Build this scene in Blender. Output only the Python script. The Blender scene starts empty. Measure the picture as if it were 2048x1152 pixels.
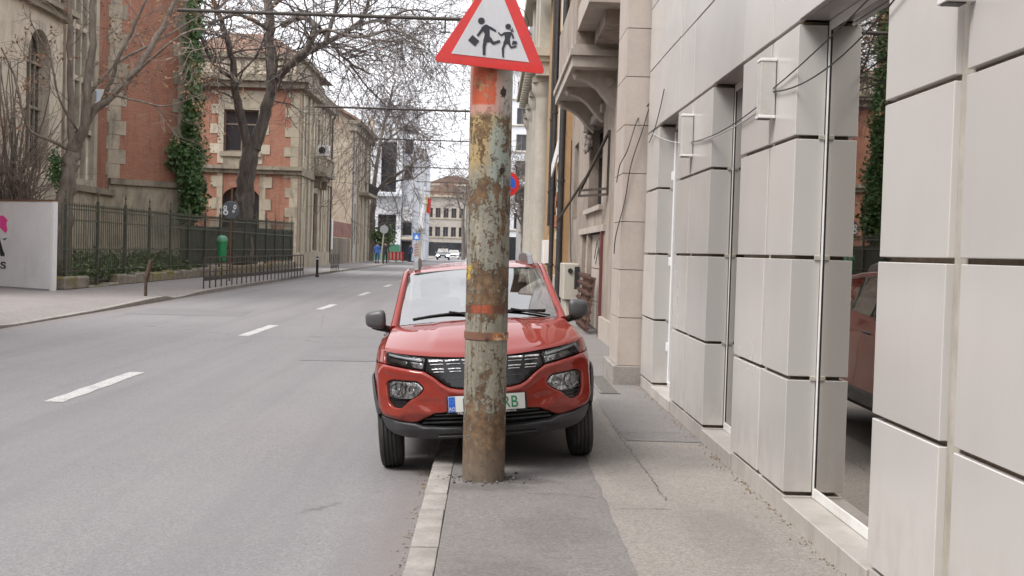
import bpy, bmesh, math, random
from mathutils import Vector, Matrix, Euler
from mathutils.geometry import delaunay_2d_cdt
rad = math.radians
scene = bpy.context.scene
C = scene.collection

# ------------------------------------------------------------------ camera
FPX, ROLL, CAMH = 2450.0, rad(1.7), 1.61
YAW, PITCH = rad(1.0344), rad(1.7466)
RC = Matrix.Rotation(-YAW, 3, 'Z') @ Matrix.Rotation(math.pi/2-PITCH, 3, 'X') @ Matrix.Rotation(ROLL, 3, 'Z')
cam_d = bpy.data.cameras.new('camera'); cam = bpy.data.objects.new('camera', cam_d); C.objects.link(cam)
cam_d.sensor_width = 36; cam_d.lens = FPX/2048*36; cam_d.clip_end = 3000; cam_d.clip_start = .05
cam.matrix_world = Matrix.Translation((0, 0, CAMH)) @ RC.to_4x4()
cam_d.dof.use_dof = True; cam_d.dof.focus_distance = 8.4; cam_d.dof.aperture_fstop = 11
scene.camera = cam

# ------------------------------------------------------------------ sky, sun, exposure
SUN_EL, SUN_AZ = rad(52), rad(-125)           # soft sun, up and to the left behind the camera
w = bpy.data.worlds.new('World'); scene.world = w; w.use_nodes = True
nt = w.node_tree; nt.nodes.clear()
sky = nt.nodes.new('ShaderNodeTexSky'); sky.sky_type = 'NISHITA'; sky.sun_disc = False
sky.sun_elevation = SUN_EL; sky.sun_rotation = SUN_AZ; sky.dust_density = 6; sky.air_density = 1.0
hs = nt.nodes.new('ShaderNodeHueSaturation'); hs.inputs['Saturation'].default_value = .18
mx = nt.nodes.new('ShaderNodeMix'); mx.data_type = 'RGBA'
mx.inputs[0].default_value = .72; mx.inputs[7].default_value = (9.2, 9.25, 9.7, 1)
tcw = nt.nodes.new('ShaderNodeTexCoord'); nzw = nt.nodes.new('ShaderNodeTexNoise')
nzw.inputs['Scale'].default_value = 2.2; nzw.inputs['Detail'].default_value = 5; nzw.inputs['Roughness'].default_value = .55
mrw = nt.nodes.new('ShaderNodeMapRange'); mrw.inputs[1].default_value = .3; mrw.inputs[2].default_value = .7
mrw.inputs[3].default_value = .82; mrw.inputs[4].default_value = 1.12
vmw = nt.nodes.new('ShaderNodeVectorMath'); vmw.operation = 'SCALE'
bg = nt.nodes.new('ShaderNodeBackground'); bg.inputs['Strength'].default_value = .105
wo = nt.nodes.new('ShaderNodeOutputWorld')
L = nt.links.new
L(sky.outputs[0], hs.inputs['Color']); L(hs.outputs[0], mx.inputs[6]); L(mx.outputs[2], vmw.inputs[0])
L(tcw.outputs['Generated'], nzw.inputs['Vector']); L(nzw.outputs['Fac'], mrw.inputs[0]); L(mrw.outputs[0], vmw.inputs['Scale'])
L(vmw.outputs[0], bg.inputs['Color']); L(bg.outputs[0], wo.inputs[0])
sun_d = bpy.data.lights.new('sun', 'SUN'); sun_d.energy = 1.5; sun_d.angle = rad(22); sun_d.color = (1, .965, .92)
sun = bpy.data.objects.new('sun', sun_d); C.objects.link(sun)
sd = Vector((math.sin(SUN_AZ)*math.cos(SUN_EL), math.cos(SUN_AZ)*math.cos(SUN_EL), math.sin(SUN_EL)))
sun.rotation_euler = sd.to_track_quat('Z', 'Y').to_euler(); sun.location = (-10, -10, 30)
vs = scene.view_settings; vs.view_transform = 'Standard'; vs.look = 'None'; vs.exposure = 1.08; vs.gamma = 1; vs.use_curve_mapping = False
scene.render.engine = 'CYCLES'
cy = scene.cycles; cy.use_denoising = True; cy.max_bounces = 6; cy.diffuse_bounces = 3; cy.glossy_bounces = 3
cy.transmission_bounces = 4; cy.transparent_max_bounces = 8; cy.caustics_reflective = False; cy.caustics_refractive = False
scene.render.use_persistent_data = False

# ------------------------------------------------------------------ helpers
rnd = random.Random(7)
ORG = Vector((0, 0, CAMH))
def ray(px, py): return RC @ Vector(((px-1024)/FPX, (576-py)/FPX, -1))
def atY(px, py, Y): d = ray(px, py); return ORG + d*((Y-ORG.y)/d.y)
def atX(px, py, X): d = ray(px, py); return ORG + d*((X-ORG.x)/d.x)
def atZ(px, py, Z): d = ray(px, py); return ORG + d*((Z-ORG.z)/d.z)
def lerp(a, b, t): return a+(b-a)*t
def sstep(a, b, x):
    t = min(1, max(0, (x-a)/(b-a))); return t*t*(3-2*t)
def interp(tab, x):
    if x <= tab[0][0]: return tab[0][1]
    for (a, va), (b, vb) in zip(tab, tab[1:]):
        if x <= b: return va+(vb-va)*(x-a)/(b-a)
    return tab[-1][1]
WM = {}
def tag(o, label=None, cat=None, group=None, kind=None):
    if label: o['label'] = label
    if cat: o['category'] = cat
    if group: o['group'] = group
    if kind: o['kind'] = kind
    return o
def thing(name, label, cat, loc=(0, 0, 0), group=None, rot=None):
    o = bpy.data.objects.new(name, None); C.objects.link(o); o.location = loc; o.empty_display_size = .2
    if rot: o.rotation_euler = rot
    WM[o.name] = Matrix.LocRotScale(Vector(loc), Euler(rot or (0, 0, 0)), None)
    return tag(o, label, cat, group)
def adopt(o, parent, local=False):
    if parent is not None:
        o.parent = parent
        if not local and parent.name in WM: o.matrix_parent_inverse = WM[parent.name].inverted()
    return o
class MB:
    def __init__(s): s.v = []; s.f = []; s.m = []
    def add(s, vs, fs, mi=0):
        b = len(s.v); s.v += [tuple(p) for p in vs]; s.f += [tuple(i+b for i in f) for f in fs]; s.m += [mi]*len(fs); return s
    def box(s, x0, x1, y0, y1, z0, z1, mi=0):
        x0, x1 = min(x0, x1), max(x0, x1); y0, y1 = min(y0, y1), max(y0, y1); z0, z1 = min(z0, z1), max(z0, z1)
        return s.add([(x0,y0,z0),(x1,y0,z0),(x1,y1,z0),(x0,y1,z0),(x0,y0,z1),(x1,y0,z1),(x1,y1,z1),(x0,y1,z1)],
                     [(0,3,2,1),(4,5,6,7),(0,1,5,4),(1,2,6,5),(2,3,7,6),(3,0,4,7)], mi)
    def obox(s, c, size, m=None, mi=0):
        sx, sy, sz = size[0]/2, size[1]/2, size[2]/2; c = Vector(c)
        q = [Vector(p) for p in ((-sx,-sy,-sz),(sx,-sy,-sz),(sx,sy,-sz),(-sx,sy,-sz),(-sx,-sy,sz),(sx,-sy,sz),(sx,sy,sz),(-sx,sy,sz))]
        if m is not None: q = [m @ p for p in q]
        return s.add([c+p for p in q], [(0,3,2,1),(4,5,6,7),(0,1,5,4),(1,2,6,5),(2,3,7,6),(3,0,4,7)], mi)
    def bar(s, a, b, wd, hg=None, mi=0):
        a, b = Vector(a), Vector(b); d = b-a; hg = hg or wd
        q = d.to_track_quat('Y', 'Z').to_matrix()
        return s.obox((a+b)/2, (wd, d.length, hg), q, mi)
    def tube(s, pts, r, n=6, cap=True, mi=0):
        pts = [Vector(p) for p in pts]; k = len(pts)
        rs = r if isinstance(r, (list, tuple)) else [r]*k
        vs = []; prev = None
        for i, p in enumerate(pts):
            t = (pts[min(i+1, k-1)]-pts[max(i-1, 0)])
            if t.length < 1e-9: t = Vector((0, 0, 1))
            t.normalize()
            if prev is None: a = t.orthogonal().normalized()
            else:
                a = prev - t*prev.dot(t)
                a = a.normalized() if a.length > 1e-6 else t.orthogonal().normalized()
            prev = a; b = t.cross(a)
            for j in range(n):
                an = 2*math.pi*j/n; vs.append(p+(a*math.cos(an)+b*math.sin(an))*rs[i])
        fs = [(i*n+j, i*n+(j+1) % n, (i+1)*n+(j+1) % n, (i+1)*n+j) for i in range(k-1) for j in range(n)]
        if cap: fs += [tuple(range(n))[::-1], tuple(range((k-1)*n, k*n))]
        return s.add(vs, fs, mi)
    def prism(s, poly, vec, mi=0):
        n = len(poly); vec = Vector(vec); p = [Vector(q) for q in poly]
        nv = sum(((p[i]).cross(p[(i+1) % n]) for i in range(n)), Vector())
        if nv.dot(vec) > 0: p = p[::-1]
        return s.add(p+[q+vec for q in p], [tuple(range(n)), tuple(range(2*n-1, n-1, -1))]+[(i, i+n, (i+1) % n+n, (i+1) % n) for i in range(n)], mi)
    def grid(s, P, mi=0, flip=False):
        r, c = len(P), len(P[0]); vs = [q for row in P for q in row]
        fs = [(i*c+j, i*c+j+1, (i+1)*c+j+1, (i+1)*c+j) for i in range(r-1) for j in range(c-1)]
        if flip: fs = [f[::-1] for f in fs]
        return s.add(vs, fs, mi)
    def lathe(s, prof, c, n=24, axis='Z', mi=0):
        c = Vector(c); k = len(prof); vs = []
        for r, h in prof:
            for j in range(n):
                a = 2*math.pi*j/n; x, y = r*math.cos(a), r*math.sin(a)
                vs.append(c+(Vector((x, y, h)) if axis == 'Z' else Vector((h, x, y)) if axis == 'X' else Vector((y, h, x))))
        fs = [(i*n+j, i*n+(j+1) % n, (i+1)*n+(j+1) % n, (i+1)*n+j) for i in range(k-1) for j in range(n)]
        if prof[0][0] > 1e-5: fs.append(tuple(range(n))[::-1])
        if prof[-1][0] > 1e-5: fs.append(tuple(range((k-1)*n, k*n)))
        return s.add(vs, fs, mi)
    def ball(s, c, r, n=10, m=7, mi=0):
        rx, ry, rz = r if isinstance(r, (tuple, list)) else (r, r, r)
        prof = [(math.sin(math.pi*i/m), -math.cos(math.pi*i/m)) for i in range(m+1)]
        b = len(s.v); s.lathe(prof, (0, 0, 0), n, 'Z', mi)
        for i in range(b, len(s.v)): x, y, z = s.v[i]; s.v[i] = (c[0]+x*rx, c[1]+y*ry, c[2]+z*rz)
        return s
    def mesh(s, name, mats, smooth=None, bevel=0, merge=False, seg=1):
        me = bpy.data.meshes.new(name); me.from_pydata(s.v, [], s.f)
        for m in (mats if isinstance(mats, (list, tuple)) else [mats]): me.materials.append(m)
        if any(s.m): me.polygons.foreach_set('material_index', s.m)
        if bevel or merge:
            bm = bmesh.new(); bm.from_mesh(me)
            if merge: bmesh.ops.remove_doubles(bm, verts=bm.verts, dist=1e-5); bmesh.ops.recalc_face_normals(bm, faces=bm.faces)
            if bevel: bmesh.ops.bevel(bm, geom=list(bm.edges), offset=bevel, segments=seg, affect='EDGES', profile=.5, clamp_overlap=True)
            bm.to_mesh(me); bm.free()
        if smooth is not None:
            me.polygons.foreach_set('use_smooth', [True]*len(me.polygons))
            if smooth < 180: me.set_sharp_from_angle(angle=rad(smooth))
        me.update(); return me
    def build(s, name, mats, parent=None, smooth=None, bevel=0, local=False, merge=False, label=None, cat=None, group=None, kind=None, seg=1):
        o = bpy.data.objects.new(name, s.mesh(name, mats, smooth, bevel, merge, seg)); C.objects.link(o)
        adopt(o, parent, local)
        return tag(o, label, cat, group, kind)
def inst(name, me, parent, M, local=False):
    o = bpy.data.objects.new(name, me); C.objects.link(o); adopt(o, parent, local); o.matrix_basis = M
    return o
def inpoly(p, poly):
    x, y = p; r = False; n = len(poly)
    for i in range(n):
        x1, y1 = poly[i]; x2, y2 = poly[(i+1) % n]
        if (y1 > y) != (y2 > y) and x < (x2-x1)*(y-y1)/(y2-y1)+x1: r = not r
    return r
def segd(p, a, b):
    ax, ay = a; bx, by = b; dx, dy = bx-ax, by-ay; q = dx*dx+dy*dy
    t = 0 if q == 0 else max(0, min(1, ((p[0]-ax)*dx+(p[1]-ay)*dy)/q))
    return math.hypot(p[0]-ax-t*dx, p[1]-ay-t*dy)
def pdist(p, poly, closed=True):
    n = len(poly); return min(segd(p, poly[i], poly[(i+1) % n]) for i in range(n if closed else n-1))
def resample(poly, step):
    out = []; n = len(poly)
    for i in range(n):
        a, b = poly[i], poly[(i+1) % n]; k = max(1, int(math.ceil(math.hypot(b[0]-a[0], b[1]-a[1])/step)))
        out += [(a[0]+(b[0]-a[0])*j/k, a[1]+(b[1]-a[1])*j/k) for j in range(k)]
    return out
def roundpoly(poly, r, k=4):
    out = []; n = len(poly)
    for i in range(n):
        p0, p1, p2 = Vector(poly[i-1]), Vector(poly[i]), Vector(poly[(i+1) % n])
        a, b = p0-p1, p2-p1; ra = min(r, a.length*.45, b.length*.45)
        A = p1+a.normalized()*ra; B = p1+b.normalized()*ra
        for j in range(k+1):
            t = j/k; q = A*(1-t)**2+p1*2*t*(1-t)+B*t*t; out.append((q.x, q.y))
    return out
def cdt_fill(outer, holes, step=None, inset=()):
    """triangulated plate between an outline and its holes; returns points, triangles"""
    loops = [outer]+list(holes); vs = []; es = []
    for lp in loops:
        b = len(vs); vs += [Vector(p) for p in lp]; es += [(b+i, b+(i+1) % len(lp)) for i in range(len(lp))]
    if step:
        xs = [p[0] for p in outer]; ys = [p[1] for p in outer]
        nx = int((max(xs)-min(xs))/step)+1; ny = int((max(ys)-min(ys))/step)+1
        for i in range(nx+1):
            for j in range(ny+1):
                p = (min(xs)+(i+.5*(j % 2))*step, min(ys)+j*step)
                if inpoly(p, outer) and not any(inpoly(p, h) for h in holes) and min(pdist(p, l) for l in loops) > step*.45: vs.append(Vector(p))
        for r in inset:
            for lp in loops:
                n = len(lp)
                for i in range(n):
                    t = Vector(lp[(i+1) % n])-Vector(lp[i-1])
                    if t.length < 1e-9: continue
                    nn = Vector((-t.y, t.x)).normalized()
                    for sg in (1, -1):
                        q = Vector(lp[i])+nn*r*sg; p = (q.x, q.y)
                        if inpoly(p, outer) and not any(inpoly(p, h) for h in holes) and min(pdist(p, l) for l in loops) > r*.9: vs.append(q)
    ov, oe, of = delaunay_2d_cdt(vs, es, [], 0, 1e-6)[:3]
    tri = []
    for f in of:
        c = (sum(ov[i].x for i in f)/len(f), sum(ov[i].y for i in f)/len(f))
        if inpoly(c, outer) and not any(inpoly(c, h) for h in holes):
            a = sum(ov[f[i]].x*ov[f[(i+1) % len(f)]].y-ov[f[(i+1) % len(f)]].x*ov[f[i]].y for i in range(len(f)))
            tri.append(tuple(f) if a > 0 else tuple(f)[::-1])
    return [(p.x, p.y) for p in ov], tri
def slab(mb, outer, holes, mp, thick, mi=0, step=None):
    """plate with openings: mp(u,v,d) -> 3D, d = depth behind the face; (u right, v up, seen from outside)"""
    pts, tri = cdt_fill(outer, holes, step)
    mb.add([mp(u, v, 0) for u, v in pts], tri, mi)
    mb.add([mp(u, v, thick) for u, v in pts], [t[::-1] for t in tri], mi)
    for lp in [outer]+list(holes):
        n = len(lp); mb.add([mp(u, v, 0) for u, v in lp]+[mp(u, v, thick) for u, v in lp],
                            [(i, i+n, (i+1) % n+n, (i+1) % n) for i in range(n)], mi)
    return mb
def rect(u0, u1, v0, v1): return [(u0, v0), (u1, v0), (u1, v1), (u0, v1)]
def arch(u0, u1, v0, vs_, n=10, rise=None):
    c, r = (u0+u1)/2, (u1-u0)/2; rise = rise or r
    return [(u0, v0), (u1, v0)]+[(c+r*math.cos(math.pi*i/n), vs_+rise*math.sin(math.pi*i/n)) for i in range(n+1)]
def text_mesh(body, size, ext=.0, bold=0.):
    cu = bpy.data.curves.new('lettering', 'FONT'); cu.body = body; cu.size = size; cu.extrude = ext; cu.align_x = 'LEFT'; cu.offset = size*bold
    o = bpy.data.objects.new('lettering', cu); C.objects.link(o)
    me = bpy.data.meshes.new_from_object(o.evaluated_get(bpy.context.evaluated_depsgraph_get()))
    bpy.data.objects.remove(o); bpy.data.curves.remove(cu); return me

# ------------------------------------------------------------------ materials
class NT:
    def __init__(s, name):
        s.m = bpy.data.materials.new(name); s.m.use_nodes = True; s.t = s.m.node_tree; s.t.nodes.clear()
        s.out = s.t.nodes.new('ShaderNodeOutputMaterial'); s.b = s.t.nodes.new('ShaderNodeBsdfPrincipled')
        s.t.links.new(s.b.outputs[0], s.out.inputs[0]); s._p = None
    def n(s, typ, **kw):
        nd = s.t.nodes.new(typ)
        for k, v in kw.items(): setattr(nd, k, v)
        return nd
    def set(s, inp, v):
        if hasattr(v, 'links') or isinstance(v, bpy.types.NodeSocket): s.t.links.new(v, inp)
        elif isinstance(v, (tuple, list)) and len(v) == 3 and inp.type == 'RGBA': inp.default_value = (*v, 1)
        else: inp.default_value = v
    def pos(s):
        if s._p is None: s._p = s.n('ShaderNodeNewGeometry').outputs['Position']
        return s._p
    def xyz(s, v=None):
        nd = s.n('ShaderNodeSeparateXYZ'); s.set(nd.inputs[0], v or s.pos()); return nd.outputs
    def comb(s, x, y, z):
        nd = s.n('ShaderNodeCombineXYZ'); [s.set(nd.inputs[i], q) for i, q in enumerate((x, y, z))]; return nd.outputs[0]
    def scl(s, v, k):
        nd = s.n('ShaderNodeVectorMath', operation='MULTIPLY'); s.set(nd.inputs[0], v or s.pos()); nd.inputs[1].default_value = k; return nd.outputs[0]
    def noise(s, scale, detail=3, rough=.55, v=None, dist=0):
        nd = s.n('ShaderNodeTexNoise'); s.set(nd.inputs['Vector'], v or s.pos())
        nd.inputs['Scale'].default_value = scale; nd.inputs['Detail'].default_value = detail; nd.inputs['Roughness'].default_value = rough
        nd.inputs['Distortion'].default_value = dist; return nd.outputs['Fac']
    def voro(s, scale, v=None, feature='F1', out='Distance'):
        nd = s.n('ShaderNodeTexVoronoi', feature=feature); s.set(nd.inputs['Vector'], v or s.pos()); nd.inputs['Scale'].default_value = scale; return nd.outputs[out]
    def mr(s, x, a, b, c=0, d=1, smooth=False):
        nd = s.n('ShaderNodeMapRange'); nd.interpolation_type = 'SMOOTHSTEP' if smooth else 'LINEAR'
        s.set(nd.inputs[0], x)
        for i, q in enumerate((a, b, c, d)): s.set(nd.inputs[i+1], q)
        return nd.outputs[0]
    def math(s, op, a, b=0., cl=False):
        nd = s.n('ShaderNodeMath', operation=op, use_clamp=cl); s.set(nd.inputs[0], a); s.set(nd.inputs[1], b); return nd.outputs[0]
    def mix(s, f, a, b, mode='MIX'):
        nd = s.n('ShaderNodeMix', data_type='RGBA', blend_type=mode); s.set(nd.inputs[0], f); s.set(nd.inputs[6], a); s.set(nd.inputs[7], b); return nd.outputs[2]
    def ramp(s, f, stops):
        nd = s.n('ShaderNodeValToRGB'); s.set(nd.inputs[0], f); e = nd.color_ramp.elements
        while len(e) < len(stops): e.new(.5)
        for i, (p, c) in enumerate(stops): e[i].position = p; e[i].color = (*c, 1) if isinstance(c, (tuple, list)) else (c, c, c, 1)
        return nd.outputs[0]
    def bump(s, h, strength=.3, dist=.01):
        nd = s.n('ShaderNodeBump'); nd.inputs['Strength'].default_value = strength; nd.inputs['Distance'].default_value = dist
        s.set(nd.inputs['Height'], h); s.set(s.b.inputs['Normal'], nd.outputs[0])
    def fin(s, col=None, rough=.6, metal=0., spec=None, coat=None, ior=None, emit=None):
        if col is not None: s.set(s.b.inputs['Base Color'], col)
        s.set(s.b.inputs['Roughness'], rough); s.set(s.b.inputs['Metallic'], metal)
        if spec is not None: s.set(s.b.inputs['Specular IOR Level'], spec)
        if coat is not None: s.set(s.b.inputs['Coat Weight'], coat); s.b.inputs['Coat Roughness'].default_value = .03
        if ior is not None: s.b.inputs['IOR'].default_value = ior
        if emit: s.set(s.b.inputs['Emission Color'], emit[0]); s.b.inputs['Emission Strength'].default_value = emit[1]
        return s.m
def simple(name, col, rough=.6, metal=0., var=.12, scale=3., bump=0., bscale=60., rvar=0., spec=None, coat=None, ior=None, objvar=0., stain=None, emit=None):
    """one colour, broken up by two sizes of noise, optional stains, grain relief and per-object variation"""
    s = NT(name); n1 = s.noise(scale, 4, .6); n2 = s.noise(scale*9, 3, .6)
    f = s.math('ADD', s.math('MULTIPLY', n1, .65), s.math('MULTIPLY', n2, .35))
    lo = tuple(c*(1-var*1.6) for c in col); hi = tuple(min(1, c*(1+var*1.6)) for c in col)
    c = s.mix(s.mr(f, .3, .7), lo, hi)
    if stain:
        v = s.scl(None, (stain[2] if len(stain) > 2 else 1.3, stain[2] if len(stain) > 2 else 1.3, .35)); k = s.noise(2.2, 5, .65, v)
        c = s.mix(s.mr(k, .5, .72, 0, stain[1]), c, stain[0])
    if objvar:
        oi = s.n('ShaderNodeObjectInfo').outputs['Random']; g = s.mr(oi, 0, 1, 1-objvar, 1+objvar)
        c = s.mix(1., c, s.comb(g, g, g), 'MULTIPLY')
    if bump: s.bump(s.noise(bscale, 3, .6), bump, .01)
    r = s.mr(n2, .3, .7, max(0, rough-rvar), rough+rvar) if rvar else rough
    return s.fin(c, r, metal, spec, coat, ior, emit)
M = {}
def mk_asphalt():
    s = NT('asphalt'); x, y, z = s.xyz()
    agg = s.voro(95, None, 'F1', 'Color'); agv = s.n('ShaderNodeSeparateColor'); s.set(agv.inputs[0], agg)
    fine = s.noise(160, 2, .7)
    big = s.noise(.35, 4, .6); med = s.noise(1.7, 4, .6)
    streak = s.noise(1.0, 4, .6, s.scl(None, (1.6, .05, 1)))
    g = s.math('ADD', s.math('MULTIPLY', agv.outputs[0], .55), s.math('MULTIPLY', fine, .45))
    c = s.ramp(g, [(.12, (.15, .143, .147)), (.5, (.205, .196, .20)), (.85, (.275, .264, .268))])
    c = s.mix(s.mr(big, .35, .7, 0, .5), c, (.24, .229, .232))
    c = s.mix(s.mr(streak, .46, .7, 0, .6), c, (.168, .161, .166))
    c = s.mix(s.mr(med, .55, .75, 0, .3), c, (.245, .232, .226))
    # dirt collected along the two kerbs
    nk = s.math('ADD', x, s.math('MULTIPLY', s.noise(1.4, 4, .65), .5))
    dr = s.mr(nk, -.62, -.1, 0, .45, True)
    c = s.mix(dr, c, s.mix(s.noise(9, 4, .7), (.12, .10, .085), (.24, .205, .175)))
    dl = s.mr(s.math('ADD', s.math('ADD', x, s.math('MULTIPLY', y, .0185)), s.math('MULTIPLY', s.noise(.9, 3, .6), .6)), -7.75, -7.1, .55, 0, True)
    c = s.mix(dl, c, (.17, .15, .13))
    # cracks with their own course
    cr = s.voro(.16, s.scl(None, (1, .45, 1)), 'DISTANCE_TO_EDGE'); w_ = s.math('ADD', cr, s.math('MULTIPLY', s.noise(2.5, 5, .7), .03))
    ck = s.mr(w_, .0135, .0165, .7, 0); ck = s.math('MULTIPLY', ck, s.mr(s.noise(.25, 2), .47, .6))
    c = s.mix(ck, c, (.035, .033, .033))
    s.bump(s.math('ADD', s.math('MULTIPLY', agv.outputs[0], .6), fine), .45, .006)
    return s.fin(c, .86, spec=.3)
def mk_pave(name, lo, mid, hi, scale=80, grain=.5, spots=()):
    s = NT(name); agg = s.voro(scale, None, 'F1', 'Color'); sp = s.n('ShaderNodeSeparateColor'); s.set(sp.inputs[0], agg)
    fine = s.noise(170, 2, .7); big = s.noise(.8, 5, .62); med = s.noise(4, 4, .65)
    g = s.math('ADD', s.math('MULTIPLY', sp.outputs[0], grain), s.math('MULTIPLY', fine, 1-grain))
    c = s.ramp(g, [(.15, lo), (.5, mid), (.88, hi)])
    c = s.mix(s.mr(big, .4, .72, 0, .45), c, tuple(q*.72 for q in mid)); c = s.mix(s.mr(med, .55, .8, 0, .4), c, tuple(q*1.3 for q in mid))
    sv = s.voro(2.3); spk = s.math('ADD', sv, s.math('MULTIPLY', s.noise(14, 3), .05))
    c = s.mix(s.mr(spk, .045, .06, .55, 0), c, (.045, .04, .036))
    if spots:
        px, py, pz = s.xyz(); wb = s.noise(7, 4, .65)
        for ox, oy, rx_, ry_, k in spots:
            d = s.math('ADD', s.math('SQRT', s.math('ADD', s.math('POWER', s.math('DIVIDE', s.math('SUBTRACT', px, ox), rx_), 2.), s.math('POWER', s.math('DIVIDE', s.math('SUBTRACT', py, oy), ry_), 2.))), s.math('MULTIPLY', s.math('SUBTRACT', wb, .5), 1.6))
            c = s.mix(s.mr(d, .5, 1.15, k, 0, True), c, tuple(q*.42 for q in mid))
    s.bump(s.math('ADD', sp.outputs[0], fine), .4, .005)
    return s.fin(c, .88, spec=.3)
M['asphalt'] = mk_asphalt()
M['pave_asphalt'] = mk_pave('pavement_asphalt', (.13, .12, .114), (.178, .165, .158), (.245, .229, .22), spots=((.20, 7.95, .30, .16, .7), (.0, 7.7, .34, .14, .45), (.36, 6.6, .3, .5, .25), (.1, 5.6, .3, .4, .25), (.45, 8.6, .25, .5, .25)))  # oil blotches; those at the pole foot double as painted contact shading
M['pave_grain'] = mk_pave('pavement_granular', (.18, .163, .146), (.245, .224, .202), (.33, .306, .28), 95, .55, ((1.3, 6.5, .25, .8, .2), (1.0, 8.2, .2, .6, .2), (1.45, 5.2, .3, .5, .22)))
M['pave_dark'] = mk_pave('pavement_patch', (.15, .14, .134), (.195, .182, .175), (.25, .235, .226))
M['pave_far'] = mk_pave('pavement_far', (.18, .165, .155), (.24, .222, .212), (.30, .28, .27), 30)
M['kerb'] = simple('kerb_granite', (.27, .25, .228), .8, var=.22, scale=5, bump=.25, bscale=120, objvar=.1, stain=((.22, .2, .18), .5, 3))
M['crack'] = simple('crack_dirt', (.03, .027, .025), .95)
M['paint'] = (lambda s: s.fin(s.mix(s.math('MAXIMUM', s.mr(s.noise(40, 4, .75), .5, .64), s.mr(s.noise(3.5, 5, .75), .54, .66)), (.50, .49, .475), (.21, .2, .2)), .7))(NT('road_paint'))
M['soil'] = simple('garden_soil', (.10, .085, .06), .95, var=.3, scale=1.5)
M['ground'] = simple('far_ground', (.17, .16, .15), .9, var=.2, scale=.05)

def mk_panel():
    s = NT('composite_panel'); n1 = s.noise(.9, 4, .6); n2 = s.noise(5, 4, .6, s.scl(None, (1, 1, .25)))
    oi = s.n('ShaderNodeObjectInfo').outputs['Random']
    c = s.mix(n1, (.498, .476, .452), (.55, .53, .508))
    c = s.mix(s.mr(n2, .55, .8, 0, .10), c, (.41, .385, .35))
    x, y, z = s.xyz(); low = s.math('MULTIPLY', s.mr(z, .2, .75, 1, 0), s.mr(s.noise(7, 4, .7, s.scl(None, (1, 1, .5))), .42, .66))
    c = s.mix(s.math('MULTIPLY', low, .45), c, (.36, .32, .27))
    run = s.mr(s.noise(1.0, 4, .65, s.scl(None, (15, 15, .55))), .56, .74, 0, .12); c = s.mix(s.math('MULTIPLY', run, s.mr(s.noise(1.2, 3), .4, .6)), c, (.40, .35, .29))
    sm = s.mr(s.math('ADD', s.voro(1.3), s.math('MULTIPLY', s.noise(20, 3), .12)), .05, .08, .12, 0)
    c = s.mix(sm, c, (.5, .46, .42))
    g = s.mr(oi, 0, 1, .90, 1.04); c = s.mix(1., c, s.comb(g, g, g), 'MULTIPLY')
    wave = s.noise(1.1, 2, .5); s.bump(wave, .12, .02)
    return s.fin(c, s.mr(n1, .3, .7, .17, .28), spec=.55)
M['panel'] = mk_panel()
M['alu'] = simple('brushed_frame', (.72, .71, .69), .35, var=.06, scale=4, stain=((.42, .38, .33), .35))
M['channel'] = simple('joint_channel', (.42, .395, .345), .5, var=.12, scale=4, stain=((.2, .16, .11), .6))
M['joint'] = simple('joint_backing', (.27, .215, .155), .8, var=.25, scale=4)
M['plinth'] = simple('plinth_stone', (.40, .372, .343), .55, var=.1, scale=2.5, objvar=.06, stain=((.27, .235, .2), .6), bump=.06)
def mk_glass(name, base=(.018, .018, .017), ior=1.75, rough=.015, wave=.02):
    s = NT(name); s.bump(s.noise(.9, 2, .5), wave, .05); return s.fin(base, rough, ior=ior, spec=.5)
M['glass'] = mk_glass('shop_glazing', (.48, .46, .43), 1.5, .01, .006); M['glass'].node_tree.nodes['Principled BSDF'].inputs['Metallic'].default_value = 1.
M['wglass'] = mk_glass('window_glazing', (.03, .032, .036), 1.55, .05, .1)
M['metal_dk'] = simple('dark_steel', (.045, .043, .042), .5, .3, var=.2, scale=8)
M['cable'] = simple('cable_rubber', (.03, .029, .03), .55)
M['cable_lt'] = simple('cable_pale', (.45, .44, .43), .55)
M['lampbox'] = simple('lamp_acrylic', (.48, .465, .445), .35, var=.08, scale=6, stain=((.36, .33, .29), .5))
M['rust'] = simple('rusty_iron', (.16, .085, .05), .8, .1, var=.35, scale=14, bump=.3, bscale=50)
M['white'] = simple('white_paint', (.74, .74, .745), .45, var=.05, scale=2)
M['black'] = simple('black_paint', (.018, .018, .02), .45)
M['gunmetal'] = simple('galvanised', (.33, .34, .35), .5, .4, var=.1, scale=6)

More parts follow.
